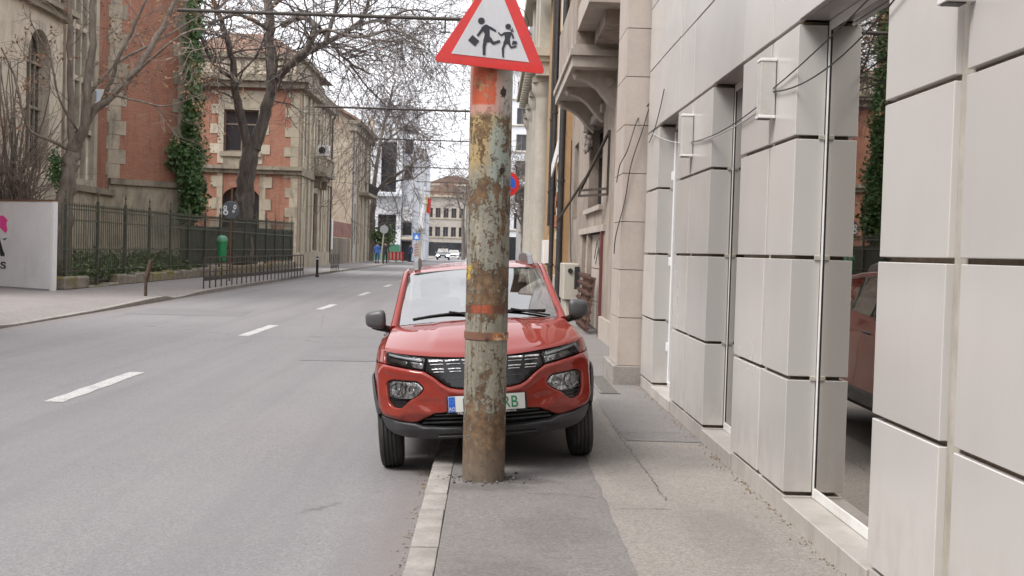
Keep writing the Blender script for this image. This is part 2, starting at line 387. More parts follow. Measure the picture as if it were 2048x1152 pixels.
def mk_pole(cx, cy_):
    s = NT('peeling_pole_paint'); x, y, z = s.xyz(); X = s.math('SUBTRACT', x, cx)
    st = s.scl(None, (22, 22, 4.5)); bl = s.noise(1.0, 5, .68, st); fine = s.noise(55, 4, .75); mid = s.noise(19, 5, .72); md2 = s.noise(10, 5, .68, None, .6)
    tone = s.noise(.9, 3, .6, s.scl(None, (7, 7, 1.4)))
    c = s.ramp(tone, [(.28, (.165, .15, .115)), (.45, (.25, .235, .19)), (.58, (.215, .21, .175)), (.72, (.31, .285, .23))])
    c = s.mix(s.mr(mid, .5, .62, 0, .7), c, (.34, .30, .22))
    # tan and teal coats surviving higher up
    up = s.mr(z, 1.9, 2.15, 0, 1, True)
    c = s.mix(s.math('MULTIPLY', up, s.mr(s.noise(3.2, 4, .6), .42, .55)), c, (.40, .29, .14))
    teal = s.math('MULTIPLY', s.math('MULTIPLY', s.mr(z, 1.92, 2.05), s.mr(z, 2.38, 2.55, 1, 0)), s.mr(s.math('ADD', X, s.math('MULTIPLY', mid, .08)), .02, .06))
    c = s.mix(s.math('MULTIPLY', teal, .85), c, s.mix(s.noise(1, 3, .6, s.scl(None, (30, 30, 5))), (.22, .30, .28), (.38, .39, .34)))
    # rust, with its share varying along the height
    nd = s.n('ShaderNodeValToRGB'); s.set(nd.inputs[0], s.mr(z, 0, 3.2)); e = nd.color_ramp.elements
    tab = [(0.1, 0.57), (0.42, 0.55), (0.52, 0.526), (0.66, 0.496), (0.8, 0.476), (0.95, 0.456), (1.04, 0.441), (1.14, 0.456), (1.22, 0.516), (1.3, 0.531), (1.44, 0.536), (1.54, 0.471), (1.78, 0.466), (1.9, 0.511), (2.02, 0.521), (2.1, 0.461), (2.3, 0.486), (2.44, 0.511), (2.52, 0.47), (2.58, 0.42), (2.8, 0.4), (3.1, 0.45)]
    while len(e) < len(tab): e.new(.5)
    for i, (p, v) in enumerate(tab): e[i].position = p/3.2; e[i].color = (v, v, v, 1)
    nz = s.math('ADD', s.math('ADD', s.math('MULTIPLY', bl, .3), s.math('MULTIPLY', mid, .25)), s.math('ADD', s.math('MULTIPLY', md2, .2), s.math('MULTIPLY', fine, .25)))
    thr = s.math('SUBTRACT', 1.0, nd.outputs[0])
    rm = s.mr(s.math('SUBTRACT', nz, thr), -.010, .014, 0, .95)
    rc = s.ramp(s.noise(17, 4, .7), [(.3, (.05, .032, .022)), (.45, (.105, .062, .036)), (.55, (.16, .095, .05)), (.66, (.215, .145, .08)), (.8, (.10, .07, .045))])
    spk = s.mr(fine, .6, .68); c = s.mix(s.math('MULTIPLY', spk, .8), c, (.12, .075, .045))
    c = s.mix(rm, c, rc)
    # orange-red field at the top, its right edge worn away to pink and white
    e1 = s.math('MULTIPLY', s.mr(s.math('ADD', z, s.math('MULTIPLY', fine, .03)), 2.545, 2.56), s.mr(z, 2.93, 2.95, 1, 0))
    wht = s.math('MULTIPLY', s.mr(s.math('ADD', z, s.math('MULTIPLY', mid, .08)), 2.5, 2.54), s.mr(z, 2.93, 2.95, 1, 0))
    c = s.mix(s.math('MULTIPLY', wht, s.mr(md2, .62, .55)), c, s.mix(s.mr(X, .02, .09), (.48, .27, .22), (.44, .41, .38)))
    ed = s.mr(s.math('ADD', X, s.math('ADD', s.math('MULTIPLY', s.noise(60, 2), .016), s.math('MULTIPLY', mid, .04))), .045, .055, 1, 0)
    ed = s.math('MULTIPLY', ed, s.mr(X, -.138, -.125))
    c = s.mix(s.math('MULTIPLY', s.math('MULTIPLY', e1, ed), s.mr(s.math('ADD', s.math('MULTIPLY', md2, .6), s.math('MULTIPLY', fine, .4)), .62, .56)), c, s.mix(mid, (.42, .075, .035), (.54, .13, .065)))
    # red band lower down
    zb = s.math('ADD', z, s.math('MULTIPLY', s.math('SUBTRACT', mid, .5), .03))
    bd = s.math('MULTIPLY', s.mr(zb, 1.195, 1.205), s.mr(zb, 1.25, 1.26, 1, 0))
    c = s.mix(s.math('MULTIPLY', bd, .85), c, s.mix(s.math('MULTIPLY', s.mr(X, -.11, -.07), s.mr(X, 0.01, .05, 1, 0)), (.13, .055, .032), (.38, .08, .038)))
    yl = s.math('MULTIPLY', s.mr(z, 1.41, 1.43), s.mr(z, 1.5, 1.52, 1, 0)); yl = s.math('MULTIPLY', yl, s.mr(X, -.115, -.09, 1, 0)); yl = s.math('MULTIPLY', yl, s.mr(mid, .46, .54))
    c = s.mix(yl, c, (.62, .43, .06))
    # two dark holes in the paint
    for hx, hz, rx_, rz_ in ((.075, 2.12, .016, .03), (.073, 2.62, .017, .035)):
        d = s.math('SQRT', s.math('ADD', s.math('POWER', s.math('DIVIDE', s.math('SUBTRACT', X, hx), rx_), 2.), s.math('POWER', s.math('DIVIDE', s.math('SUBTRACT', z, hz), rz_), 2.)))
        d = s.math('ADD', d, s.math('MULTIPLY', s.math('SUBTRACT', mid, .5), 4.5)); c = s.mix(s.mr(d, .85, 1.1, 1, 0), c, (.035, .022, .018))
    runs = s.math('MULTIPLY', s.mr(s.noise(1.0, 4, .7, s.scl(None, (34, 34, 1.3))), .54, .66), s.mr(s.noise(4, 3), .42, .58)); c = s.mix(s.math('MULTIPLY', runs, .65), c, (.10, .062, .038))
    # road grime over the foot
    gr = s.mr(s.math('ADD', z, s.math('MULTIPLY', s.math('SUBTRACT', bl, .5), .5)), .14, .46, .85, 0, True)
    c = s.mix(gr, c, s.mix(mid, (.115, .092, .068), (.19, .155, .118)))
    s.bump(s.math('SUBTRACT', s.math('MULTIPLY', fine, .35), rm), .8, .01)
    return s.fin(c, s.mr(rm, 0, 1, .55, .85), spec=.35)

# ------------------------------------------------------------------ ground, road, pavements
def kx(Y): return -8.05-.0185*min(Y, 62)
KX0, KX1, PZ, LPZ = -.36, -.22, .115, .12
g = MB(); g.add([(-700, -60, -.06), (700, -60, -.06), (700, 1500, -.06), (-700, 1500, -.06)], [(0, 1, 2, 3)])
g.build('ground', M['ground'], kind='structure')
ys = [-15, 0, 10, 20, 30, 40, 50, 62, 90, 130, 200, 420]
ys[0] = -55; rd = MB(); rd.add([(kx(y)-.05, y, 0) for y in ys]+[(KX0+.05, y, 0) for y in ys], [(i, i+len(ys), i+1+len(ys), i+1) for i in range(len(ys)-1)])
road = rd.build('road', M['asphalt'], kind='structure')
for a, b in ((2.4, 5.4), (12.0, 14.9), (21.2, 24.2), (30.6, 33.5), (40.0, 43.0), (49.5, 52.5), (59, 62), (68.5, 71.5), (78, 81), (87.5, 90.5), (97, 100)):
    q = MB(); n = 8
    for k in (0, 1):
        pass
    l_ = [(-4.33+rnd.uniform(-.012, .012), a+(b-a)*i/n, .004) for i in range(n+1)]; r_ = [(p[0]+.19+rnd.uniform(-.012, .012), p[1], .004) for p in l_]
    q.grid([l_, r_], flip=True).build('lane_dash', M['paint'], road)

# mended patches in the asphalt, a little proud of the old surface
M['patch'] = mk_pave('road_patch_asphalt', (.155, .148, .152), (.20, .192, .196), (.262, .252, .256), 85)
def patch(pts, z=.004):
    P = []
    for (x0, y0), (x1, y1) in zip(pts, pts[1:]+pts[:1]):
        k = max(2, int(math.hypot(x1-x0, y1-y0)/.15)); P += [(lerp(x0, x1, i/k)+rnd.uniform(-.015, .015), lerp(y0, y1, i/k)+rnd.uniform(-.015, .015)) for i in range(k)]
    q = MB(); pts_, tri = cdt_fill(P, []); q.add([(x, y, z) for x, y in pts_], tri); q.build('road_patch', M['patch'], road)
def crack(pts, wd, z, par=None):
    m = MB(); P = []
    for (x0, y0), (x1, y1) in zip(pts, pts[1:]):
        k = max(2, int(math.hypot(x1-x0, y1-y0)/.04)); P += [(lerp(x0, x1, i/k), lerp(y0, y1, i/k)) for i in range(k)]
    P.append(pts[-1]); a = []; b = []
    for i, (x, y) in enumerate(P):
        t = Vector(P[min(i+1, len(P)-1)])-Vector(P[max(0, i-1)]); n = Vector((-t.y, t.x)).normalized()
        o = rnd.uniform(-.012, .012); h = wd*rnd.uniform(.25, 1)*(.3 if i in (0, len(P)-1) else 1)
        a.append((x+n.x*(o-h), y+n.y*(o-h), z)); b.append((x+n.x*(o+h), y+n.y*(o+h), z))
    m.grid([a, b], flip=True).build('crack', M['crack'], par or pave)
patch([(-7.9, 26.5), (-5.4, 26.9), (-5.6, 29.6), (-8.0, 29.2)]); patch([(-2.6, 17), (-1.0, 17.2), (-1.1, 24), (-2.7, 23.8)])
for cp in ([(-6.9, 16.5), (-5.8, 17.6), (-5.2, 19.4), (-3.9, 20.2)], [(-7.4, 21.8), (-6.1, 22.4), (-5.3, 24.2)]): crack(cp, .004, .0045, road)

# right pavement: body, granular strip, patch
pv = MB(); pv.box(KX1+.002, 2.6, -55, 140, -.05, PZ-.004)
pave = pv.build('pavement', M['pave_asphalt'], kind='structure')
def strip(x0f, x1, y0, y1, z, name, mat):
    n = int((y1-y0)/.12)+2; m = MB(); l_ = []; r_ = []
    for i in range(n):
        y = y0+(y1-y0)*i/(n-1); l_.append((x0f(y), y, z)); r_.append((x1(y) if callable(x1) else x1, y, z))
    m.grid([l_, r_], flip=True).build(name, mat, pave)
jr = random.Random(3); jit = [jr.uniform(-1, 1) for _ in range(4000)]
def wob(y, k, a): i = int(y*k+500); f = y*k+500-i; return a*lerp(jit[i % 4000], jit[(i+1) % 4000], f)
strip(lambda y: .74+wob(y, 1.3, .02)+wob(y, 6, .012), 2.6, -15, 14.4, PZ, 'granular_strip', M['pave_grain'])
strip(lambda y: 1.12+wob(y, 1.1, .03)+wob(y, 7, .006), 2.6, 9.75, 60, PZ+.004, 'asphalt_patch', M['pave_dark'])
def gz(*pp): return [tuple(atZ(x, y, PZ)[:2]) for x, y in pp]
crack(gz((1060, 987), (1110, 988), (1160, 992), (1205, 997)), .004, PZ+.002)
crack(gz((1226, 1020), (1262, 1018), (1300, 1019), (1345, 1020)), .004, PZ+.004)
crack(gz((1245, 868), (1290, 867), (1362, 867)), .004, PZ+.008)
crack(gz((1222, 850), (1255, 893), (1300, 955), (1335, 1003)), .003, PZ+.004)
# kerb stones, right
kerb_r = tag(bpy.data.objects.new('kerb', None), kind='structure'); C.objects.link(kerb_r)
kr = random.Random(11); y = 1.6; kmesh = []
for k in range(5):
    m = MB(); m.box(-.07, .07, -.2215, .2215, -.16, 0); kmesh.append(m.mesh('kerb_stone', M['kerb'], 40, .008, seg=2))
joints = [5.64, 6.11, 6.54, 7.0, 7.46, 7.91, 8.36]
for k in range(110):
    y = 5.64-.455*8+.455*k
    inst('kerb_stone', kmesh[k % 5], kerb_r, Matrix.LocRotScale(Vector((-.29+kr.uniform(-.004, .004), y+.2275, PZ+.002+kr.uniform(-.004, .003))), Euler((kr.uniform(-.004, .004), kr.uniform(-.012, .012), kr.uniform(-.008, .008))), None))
m = MB(); m.box(-.36, -.22, -55, 1.9, -.1, PZ); m.box(-.36, -.22, 52.2, 140, -.1, PZ); m.build('kerb_run', M['kerb'], kerb_r)
# left pavement with kerb stones; the kerb drops for a driveway
def ktop(Y): return interp([(19, .13), (20.8, .13), (21.4, .035), (27, .05), (31.5, .12), (33.2, .13), (33.6, .05), (35, .045), (37, .11), (40, .12)], Y)
n = 160; yl = [-55, -20]+[10+i*.5 for i in range(180)]+[100+i*10 for i in range(32)]
lp = MB(); lp.grid([[(kx(y)-.14, y, ktop(y)-.006) for y in yl], [(kx(y)-.9, y, LPZ) for y in yl], [(-24 if y < 36.5 else -15.5, y, LPZ+.01) for y in yl]])
lpave = lp.build('pavement_left', M['pave_far'], kind='structure')
kerb_l = tag(bpy.data.objects.new('kerb_left', None), kind='structure'); C.objects.link(kerb_l)
for k in range(70):
    y0 = 14+k*.9; t0, t1 = ktop(y0), ktop(y0+.9); m = MB(); x0, x1 = kx(y0), kx(y0+.9)
    m.add([(x0, y0+.006, -.1), (x0-.15, y0+.006, -.1), (x1-.15, y0+.894, -.1), (x1, y0+.894, -.1), (x0, y0+.006, t0), (x0-.15, y0+.006, t0), (x1-.15, y0+.894, t1), (x1, y0+.894, t1)],
          [(0, 3, 2, 1)[::-1], (4, 5, 6, 7), (0, 1, 5, 4), (1, 2, 6, 5), (2, 3, 7, 6), (3, 0, 4, 7)])
    m.build('kerb_stone', M['kerb'], kerb_l, bevel=.01)
m = MB(); m.box(kx(77)-.15, kx(77), 77.1, 400, -.1, .12); m.build('kerb_run', M['kerb'], kerb_l)
gd = MB(); gd.box(-60, -12.45, 36.4, 76, -.05, .28); gd.build('garden_ground', M['soil'], kind='structure')

# ------------------------------------------------------------------ white panelled building on the right
FX = 1.735
bld = thing('panelled_building', 'white composite-panelled shop building along the right pavement, with tall recessed windows', 'building', (FX, 5, PZ))
ZR = [.245, .92, 1.62, 2.315, 2.97]
opens = [(2.35, 3.72), (5.45, 7.06), (8.60, 9.78), (11.58, 12.92)]
cols = [(1.5, 2.35, 0, 1), (3.72, 4.50, 1, 0), (4.635, 5.45, 0, 1), (7.06, 7.69, 1, 0), (7.745, 8.60, 0, 1), (9.78, 10.75, 1, 0), (10.80, 11.58, 0, 1), (12.92, 13.88, 1, 0)]
G = .011; RD = .17
mbk = MB(); mbk.box(FX+.06, 7, 13.89, 1.2, .1, .2)
for a, b in [(1.2, 2.35-.02), (3.74, 5.43), (7.08, 8.58), (9.80, 11.56), (12.94, 13.86)]: mbk.box(FX+.037, FX+.19, a+.035, b-.03, .1, 2.985)
mbk.box(FX+.046, FX+.6, 1.2, 13.86, 3.0, 9.0); mbk.build('backing_wall', M['joint'], bld)
m = MB(); m.box(FX+.62, 7, 1.2, 13.86, .2, 9.0); m.build('core', M['plinth'], bld)
for (y0, y1, jn, jf) in cols:                 # jn: window reveal on the near side, jf: on the far side
    for z0, z1 in zip(ZR, ZR[1:]):
        a, b = z0+G, z1-G; t = .032; p = MB()
        pts = [(FX, y0), (FX, y1)]
        if jf: pts += [(FX+RD, y1), (FX+RD, y1-t), (FX+t, y1-t)]
        else: pts += [(FX+t+.03, y1), (FX+t+.03, y1-.006), (FX+t, y1-.006)]
        if jn: pts += [(FX+t, y0+t), (FX+RD, y0+t), (FX+RD, y0)]
        else: pts += [(FX+t, y0+.006), (FX+t+.03, y0+.006), (FX+t+.03, y0)]
        ox = rnd.uniform(-.0035, .0035)
        p.prism([(x+ox, y, a) for x, y in pts], (0, 0, b-a))
        p.build('panel', M['panel'], bld, bevel=.0035)
for y in (4.568, 7.717, 10.775): m = MB(); m.box(FX+.03, FX+.036, y-(.066 if y < 5 else .026), y+(.066 if y < 5 else .026), .25, 2.97); m.build('joint_channel', M['channel'], bld)
ub = [1.2, 2.35, 3.72, 4.57, 5.45, 7.06, 7.72, 8.60, 9.78, 10.78, 11.58, 12.92, 13.88]
uz = [2.985, 3.67, 4.37, 5.07, 5.77, 6.47, 7.17, 7.87, 8.57]
for y0, y1 in zip(ub, ub[1:]):
    for k, (z0, z1) in enumerate(zip(uz, uz[1:])):
        ox = rnd.uniform(-.004, .004); p = MB(); p.box(FX+ox, FX+.04+ox, y0+.003, y1-.003, z0+(0 if k == 0 else .006), z1-.006); p.build('fascia_panel', M['panel'], bld, bevel=.003)
for i, (y0, y1) in enumerate(opens):
    m = MB(); m.box(FX+.041, FX+.35, y0, y1, 2.987, 2.999); m.build('soffit', M['panel'], bld)
    # sill
    m = MB(); m.box(FX-.004, FX+.3, y0+.004, y1-.004, PZ-.06, .222); m.build('sill', M['plinth'], bld, bevel=.005)
    door = i == 3
    fr = MB(); fw = .034; gx = FX+.172
    fr.box(gx, gx+.03, y0+.001, y0+fw, .225, 2.985); fr.box(gx, gx+.03, y1-fw, y1-.001, .225, 2.985); fr.box(gx+.001, gx+.029, y0+fw, y1-fw, .225, .285); fr.box(gx+.001, gx+.029, y0+fw, y1-fw, 2.93, 2.985)
    wn = fr.build('door' if door else 'window', M['white'] if door else M['alu'], bld, bevel=.003)
    m = MB(); m.box(gx+.008, gx+.02, y0+fw, y1-fw, .28, 2.935); m.build('pane', M['glass'], wn)
    m = MB(); m.box(gx+.003, gx+.0075, y1-fw-.010, y1-fw-.001, .29, 2.925); m.build('gasket', M['black'], wn)
    if door:
        m = MB(); m.box(gx-.015, gx+.045, y1-.13, y1-.06, .26, 2.9); m.box(gx-.012, gx+.04, y0+.05, y0+.12, .26, 2.9); m.build('stile', M['white'], wn, bevel=.004)
        for hz in (.6, 1.5, 2.4): m = MB(); m.box(gx-.035, gx-.012, y1-.07, y1-.03, hz, hz+.09); m.build('hinge', M['white'], wn, bevel=.004)
        m = MB(); m.tube([(gx-.02, y0+.1, 1.2), (gx-.06, y0+.1, 1.2), (gx-.06, y0+.1, 1.05)], .01, 8); m.build('door_handle', M['alu'], wn, smooth=50)
    # rivets on the reveal and clips at the joints
    for zz in ZR[1:4]:
        m = MB(); m.box(FX+.135, FX+.171, y1-.010, y1+.004, zz-.014, zz+.014); m.build('clip', M['channel'], bld, bevel=.003)
pcuts = [1.2, 2.35, 3.72, 4.57, 5.45]+[7.06, 7.72, 8.6]+[9.78, 10.78, 11.58]+[12.92, 13.88]
for y0, y1 in zip(pcuts, pcuts[1:]):
    if any(abs(y0-a) < .01 for a, b in opens): continue
    m = MB(); m.box(FX+.008, FX+.3, y0+.003, y1-.003, PZ-.06, .232); m.build('plinth_stone', M['plinth'], bld, bevel=.004)
# dirt and leaves at the wall foot
m = MB(); dr = random.Random(5)
for k in range(300):
    y = dr.uniform(4.5, 14); x = FX-.004-abs(dr.gauss(0, .035)); a = dr.uniform(0, 6.3); s_ = dr.uniform(.003, .010)
    m.obox((x, y, PZ+.006), (s_, s_*dr.uniform(.5, 1.2), .006), Euler((dr.uniform(-.5, .5), dr.uniform(-.5, .5), a)).to_matrix())
m.build('wall_foot_litter', simple('dry_litter', (.24, .17, .10), .9, var=.5, scale=40), label='dry leaf crumbs and grit along the foot of the panelled wall', cat='litter', kind='stuff')
# litter along the kerb
m = MB()
for k in range(260):
    y = dr.uniform(4.8, 13); x = -.365-abs(dr.gauss(0, .05)); a = dr.uniform(0, 6.3); s_ = dr.uniform(.003, .011)
    m.obox((x, y, .004), (s_, s_*dr.uniform(.4, 1.2), .004), Euler((dr.uniform(-.5, .5), dr.uniform(-.5, .5), a)).to_matrix())
m.build('gutter_litter', simple('gutter_crumbs', (.22, .165, .11), .9, var=.5, scale=40), label='dry leaf crumbs and grit in the gutter along the near kerb', cat='litter', kind='stuff')

# three flat lamp boxes on the joints
def lampbox(y, zc, label):
    t = thing('lamp_box', label, 'wall light', (FX-.06, y, zc-.18), 'lamp boxes on the panelled wall')
    m = MB(); m.box(FX-.102, FX-.006, y-.05, y+.05, zc-.165, zc+.165); m.build('body', M['lampbox'], t, bevel=.004)
    for a, b in ((zc+.165, zc+.185), (zc-.185, zc-.165)): m = MB(); m.box(FX-.106, FX-.002, y-.055, y+.055, a, b); m.build('rim', M['alu'], t, bevel=.003)
    m = MB(); m.box(FX-.03, FX+.04, y+.052, y+.085, zc-.12, zc+.05); m.build('bracket', M['channel'], t, bevel=.003)
    m = MB(); m.box(FX-.1, FX-.03, y-.035, y+.035, zc-.19, zc-.186); m.build('bulb_opening', M['metal_dk'], t)
    return Vector((FX-.04, y-.04, zc))
l1 = lampbox(4.5, 2.75, 'nearest lamp box on the white wall, cut off by the top edge of the photo')
l2 = lampbox(7.62, 2.66, 'middle lamp box on the white wall, left of the large reflecting window')
l3 = lampbox(10.72, 2.66, 'farthest lamp box on the white wall, nearest the white door')
def cable(a, b, sag, name, label, r=.0045, mat='cable', off=(0, 0, 0), grp='cables slung along the white wall'):
    a, b = Vector(a), Vector(b); P = [a.lerp(b, i/20)-Vector((0, 0, sag*4*(i/20)*(1-i/20)))+Vector(off)*math.sin(math.pi*i/20) for i in range(21)]
    m = MB(); m.tube(P, r, 6); return m.build(name, M[mat], smooth=60, label=label, cat='cable', group=grp)
cable((FX-.02, 7.58, 2.66), (FX-.02, 4.4, 3.0), .04, 'cable', 'upper of the two black cables crossing the large window')
cable((FX-.02, 7.58, 2.64), (FX-.02, 4.25, 3.05), .20, 'cable', 'lower, more sagging black cable crossing the large window')
cable((FX-.02, 10.68, 2.60), (FX-.02, 7.7, 2.62), .05, 'cable', 'dark cable slung between the middle and farthest lamp boxes')
cable((FX-.02, 13.3, 2.93), (FX-.02, 7.7, 2.58), .17, 'cable', 'thin pale cable sagging in front of the narrow middle window', .004, 'cable_lt')
cable((FX-.02, 13.6, 2.85), (FX-.02, 12.5, 3.3), .08, 'cable', 'short black cable rising up the panels above the white door', .005)

# ------------------------------------------------------------------ the rusty pole and the warning sign
PX, PY = 0.0, 7.98
tp = atY(986.5, 0, PY); bp = atY(966.5, 960, PY); ax = (tp-bp)
def pole_at(z): t = (z-bp.z)/(tp.z-bp.z); return bp+ax*t
M['pole'] = mk_pole(pole_at(1.6).x, PY)
pole = thing('utility_pole', 'thick rusty steel pole with peeling paint in front of the red car', 'pole', (bp.x, PY, PZ))
m = MB(); zs = [PZ-.05, PZ+.3, .8, 1.3, 1.8, 2.3, 2.8, 3.4, 4.5, 6.2, 7.8]; R0 = lambda z: interp([(0, .1385), (3.2, .1375), (8, .105)], z)
m.tube([pole_at(z) for z in zs], [R0(z) for z in zs], 48); m.build('shaft', M['pole'], pole, smooth=60)
m = MB(); c = pole_at(7.8); m.lathe([(.105, 0), (.11, .01), (.1, .05), (.04, .08), (0, .085)], c, 24); m.build('cap', M['rust'], pole, smooth=40)
st = MB(); zz = 1.055
def ring(mb, z0, z1, r, cut=.0):
    k = 48; P = []
    for z, rr in ((z0, r-.008), (z0, r), (z1, r), (z1, r-.008)):
        c = pole_at(z); P.append([c+Vector((math.cos(2*math.pi*i/k)*rr, math.sin(2*math.pi*i/k)*rr, 0)) for i in range(k+1)])
    mb.grid(P)
ring(st, zz-.024, zz+.024, .1445)
srt = NT('strap_rust'); X_ = srt.xyz()[0]; ob = srt.math('MULTIPLY', srt.mr(X_, pole_at(1).x+.035, pole_at(1).x+.06), srt.mr(srt.noise(16, 4, .7), .4, .55))
srt.bump(srt.noise(60, 3), .3, .004)
strap = st.build('strap', srt.fin(srt.mix(ob, srt.mix(srt.noise(20, 3), (.13, .062, .04), (.21, .10, .06)), srt.mix(srt.mr(srt.noise(30, 3), .4, .6), (.62, .22, .03), (.6, .48, .36))), .75), pole, smooth=30)
m = MB(); c = pole_at(zz); m.lathe([(.012, -.155), (.012, -.147), (.006, -.142)], (c.x+.0, c.y+.0, c.z-.006), 6, 'Y'); m.build('bolt', M['rust'], strap)
m = MB(); c = pole_at(PZ)
for k in range(90):                                  # broken asphalt and crumbs round the foot
    a = dr.uniform(0, 6.3); q = .14+abs(dr.gauss(0, .09)); s_ = dr.uniform(.005, .02)
    m.obox((c.x+math.cos(a)*q, c.y+math.sin(a)*q*.8, PZ+.002), (s_, s_*dr.uniform(.5, 1), s_*.6), Euler((dr.uniform(-.6, .6), dr.uniform(-.6, .6), a)).to_matrix())
m.build('pole_foot_rubble', simple('asphalt_crumbs', (.12, .105, .095), .9, var=.5, scale=40), label='broken asphalt crumbs round the foot of the rusty pole', cat='rubble', kind='stuff')

SY = 7.79
def S(zx, zy, y=SY): return atY(840+zx*.2605, zy*.2605, y)
def sgn(poly, y0, y1): return [S(a, b, y0) for a, b in poly], Vector((0, y1-y0, 0))
sign = thing('warning_sign', 'red and white triangular road sign with two running children, tilted on the rusty pole', 'road sign', S(540, 500))
def plate(name, poly, y0, th, mat, parent, bevel=0):
    m = MB(); p, v = sgn(poly, y0, y0+th); m.prism(p, v); return m.build(name, mat, parent, bevel=bevel)
outer = roundpoly([(95, 470), (622, -295), (968, 572)], 60, 8)
def inset_poly(poly, d):
    c = (sum(p[0] for p in poly)/len(poly), sum(p[1] for p in poly)/len(poly)); return [(c[0]+(p[0]-c[0])*d, c[1]+(p[1]-c[1])*d) for p in poly]
M['signred'] = simple('sign_red', (.56, .02, .016), .3, var=.08, scale=6, coat=.3)
M['signwhite'] = simple('sign_white', (.55, .555, .58), .35, var=.05, scale=5, stain=((.42, .42, .42), .4, 3))
plate('back_plate', outer, SY+.006, .012, M['gunmetal'], sign)
plate('red_border', outer, SY, .005, M['signred'], sign, .0015)
plate('white_field', [(240, 410), (838, 478), (580, -175)], SY-.003, .0025, M['signwhite'], sign)
m = MB(); c = S(560, 300); m.box(c.x-.16, c.x+.16, SY+.019, SY+.05, c.z-.02, c.z+.02); m.build('bracket', M['gunmetal'], sign)
dark = simple('sign_ink', (.022, .024, .032), .45)
def thick(pts, w0, w1=None):
    w1 = w1 or w0; L_, R_ = [], []
    for i, p in enumerate(pts):
        t = Vector(pts[min(i+1, len(pts)-1)])-Vector(pts[max(0, i-1)]); n = Vector((-t.y, t.x)).normalized(); h = lerp(w0, w1, i/(len(pts)-1))/2
        L_.append((p[0]+n.x*h, p[1]+n.y*h)); R_.append((p[0]-n.x*h, p[1]-n.y*h))
    return roundpoly(L_+R_[::-1], 9, 3)
def circ(x, y, r, k=20): return [(x+r*math.cos(2*math.pi*i/k), y+r*math.sin(2*math.pi*i/k)) for i in range(k)]
def figure(name, polys):
    m = MB()
    for i, p in enumerate(polys):
        q, v = sgn(p, SY-.0055-.00025*i, SY-.0031); m.prism(q, v)
    m.build(name, dark, sign)
figure('running_boy', [circ(471, 160, 26), roundpoly([(487, 195), (510, 186), (532, 200), (536, 280), (548, 322), (488, 326), (484, 316), (498, 262), (478, 226)], 8, 3),
    thick([(500, 200), (545, 216), (585, 240)], 26, 14), thick([(492, 205), (470, 238), (440, 276)], 26, 16), thick([(505, 300), (492, 355), (492, 424)], 30, 20), thick([(530, 290), (562, 332), (615, 314)], 30, 20),
    [(403, 268), (454, 313), (421, 354), (369, 308)]])
figure('running_girl', [circ(677, 204, 22), roundpoly([(652, 246), (700, 243), (702, 262), (690, 300), (694, 338), (636, 338), (652, 298), (648, 268)], 6, 3),
    thick([(655, 250), (622, 272), (600, 248)], 17, 11), thick([(695, 250), (712, 270), (716, 298)], 17, 12), thick([(655, 325), (636, 372), (638, 440)], 20, 14), thick([(680, 325), (697, 364), (742, 353)], 20, 14),
    [(712, 312), (742, 316), (747, 338), (704, 342)], [(692, 222), (720, 236), (716, 243), (690, 230)], [(700, 240), (706, 214), (712, 216), (707, 243)]])
# loose wires above the sign, on the far side of it
for k, pts in enumerate(([(740, 42), (800, 85), (835, 165), (825, 225), (858, 272)], [(745, 60), (790, 130), (825, 215), (848, 262)])):
    m = MB(); m.tube([S(a, b, SY+.1) for a, b in pts], .0025, 5)
    m.build('wire_end', M['cable'], label=('longer' if k == 0 else 'shorter')+' loose thin wire curling out behind the right edge of the triangular sign', cat='wire', group='loose wires behind the warning sign')
# ------------------------------------------------------------------ the red car
def mk_carpaint():
    s = NT('red_car_paint'); fl = s.noise(900, 1, .5); lo = s.noise(1.3, 3, .5); x, y, z = s.xyz()
    c = s.mix(fl, (.21, .018, .011), (.245, .024, .014)); c = s.mix(s.mr(lo, .4, .7, 0, .25), c, (.235, .032, .023))
    dust = s.math('MULTIPLY', s.mr(z, .3, .85, .3, 0), s.mr(s.noise(5, 4, .7), .35, .7)); c = s.mix(dust, c, (.24, .14, .105))
    s.b.inputs['Coat IOR'].default_value = 1.5
    return s.fin(c, .5, 0., spec=.05, coat=1.)
M['car'] = mk_carpaint()
M['cplastic'] = simple('grey_bumper_plastic', (.042, .043, .046), .48, var=.15, scale=9, bump=.15, bscale=300, stain=((.1, .095, .09), .5, 4))
M['gloss_blk'] = simple('gloss_black', (.010, .010, .011), .15, var=.1)
M['matt_blk'] = simple('matt_black', (.012, .012, .012), .8)
M['chrome'] = simple('satin_chrome', (.5, .5, .51), .3, 1., var=.06)
M['tyre'] = simple('tyre_rubber', (.026, .025, .024), .78, var=.25, scale=12, bump=.3, bscale=150, stain=((.08, .072, .064), .6, 5))
M['rim'] = simple('steel_rim', (.2, .2, .21), .4, .6)
M['mirror_cap'] = simple('mirror_cap_grey', (.075, .075, .078), .42, var=.1, scale=8)
M['seat'] = simple('seat_cloth', (.035, .035, .037), .85)
M['rail'] = simple('roof_rail_grey', (.17, .17, .175), .4, .3)
def mk_lens(name, tint, gl):
    s = NT(name); tr = s.n('ShaderNodeBsdfTransparent'); tr.inputs[0].default_value = (*tint, 1); g = s.n('ShaderNodeBsdfGlossy'); g.inputs['Roughness'].default_value = .01
    g.inputs[0].default_value = (1, 1, 1, 1); fr = s.n('ShaderNodeFresnel'); fr.inputs[0].default_value = gl
    mxs = s.n('ShaderNodeMixShader'); s.t.links.new(fr.outputs[0], mxs.inputs[0]); s.t.links.new(tr.outputs[0], mxs.inputs[1]); s.t.links.new(g.outputs[0], mxs.inputs[2])
    s.t.links.new(mxs.outputs[0], s.out.inputs[0]); return s.m
M['lens'] = mk_lens('lamp_lens', (.85, .86, .87), 1.5)
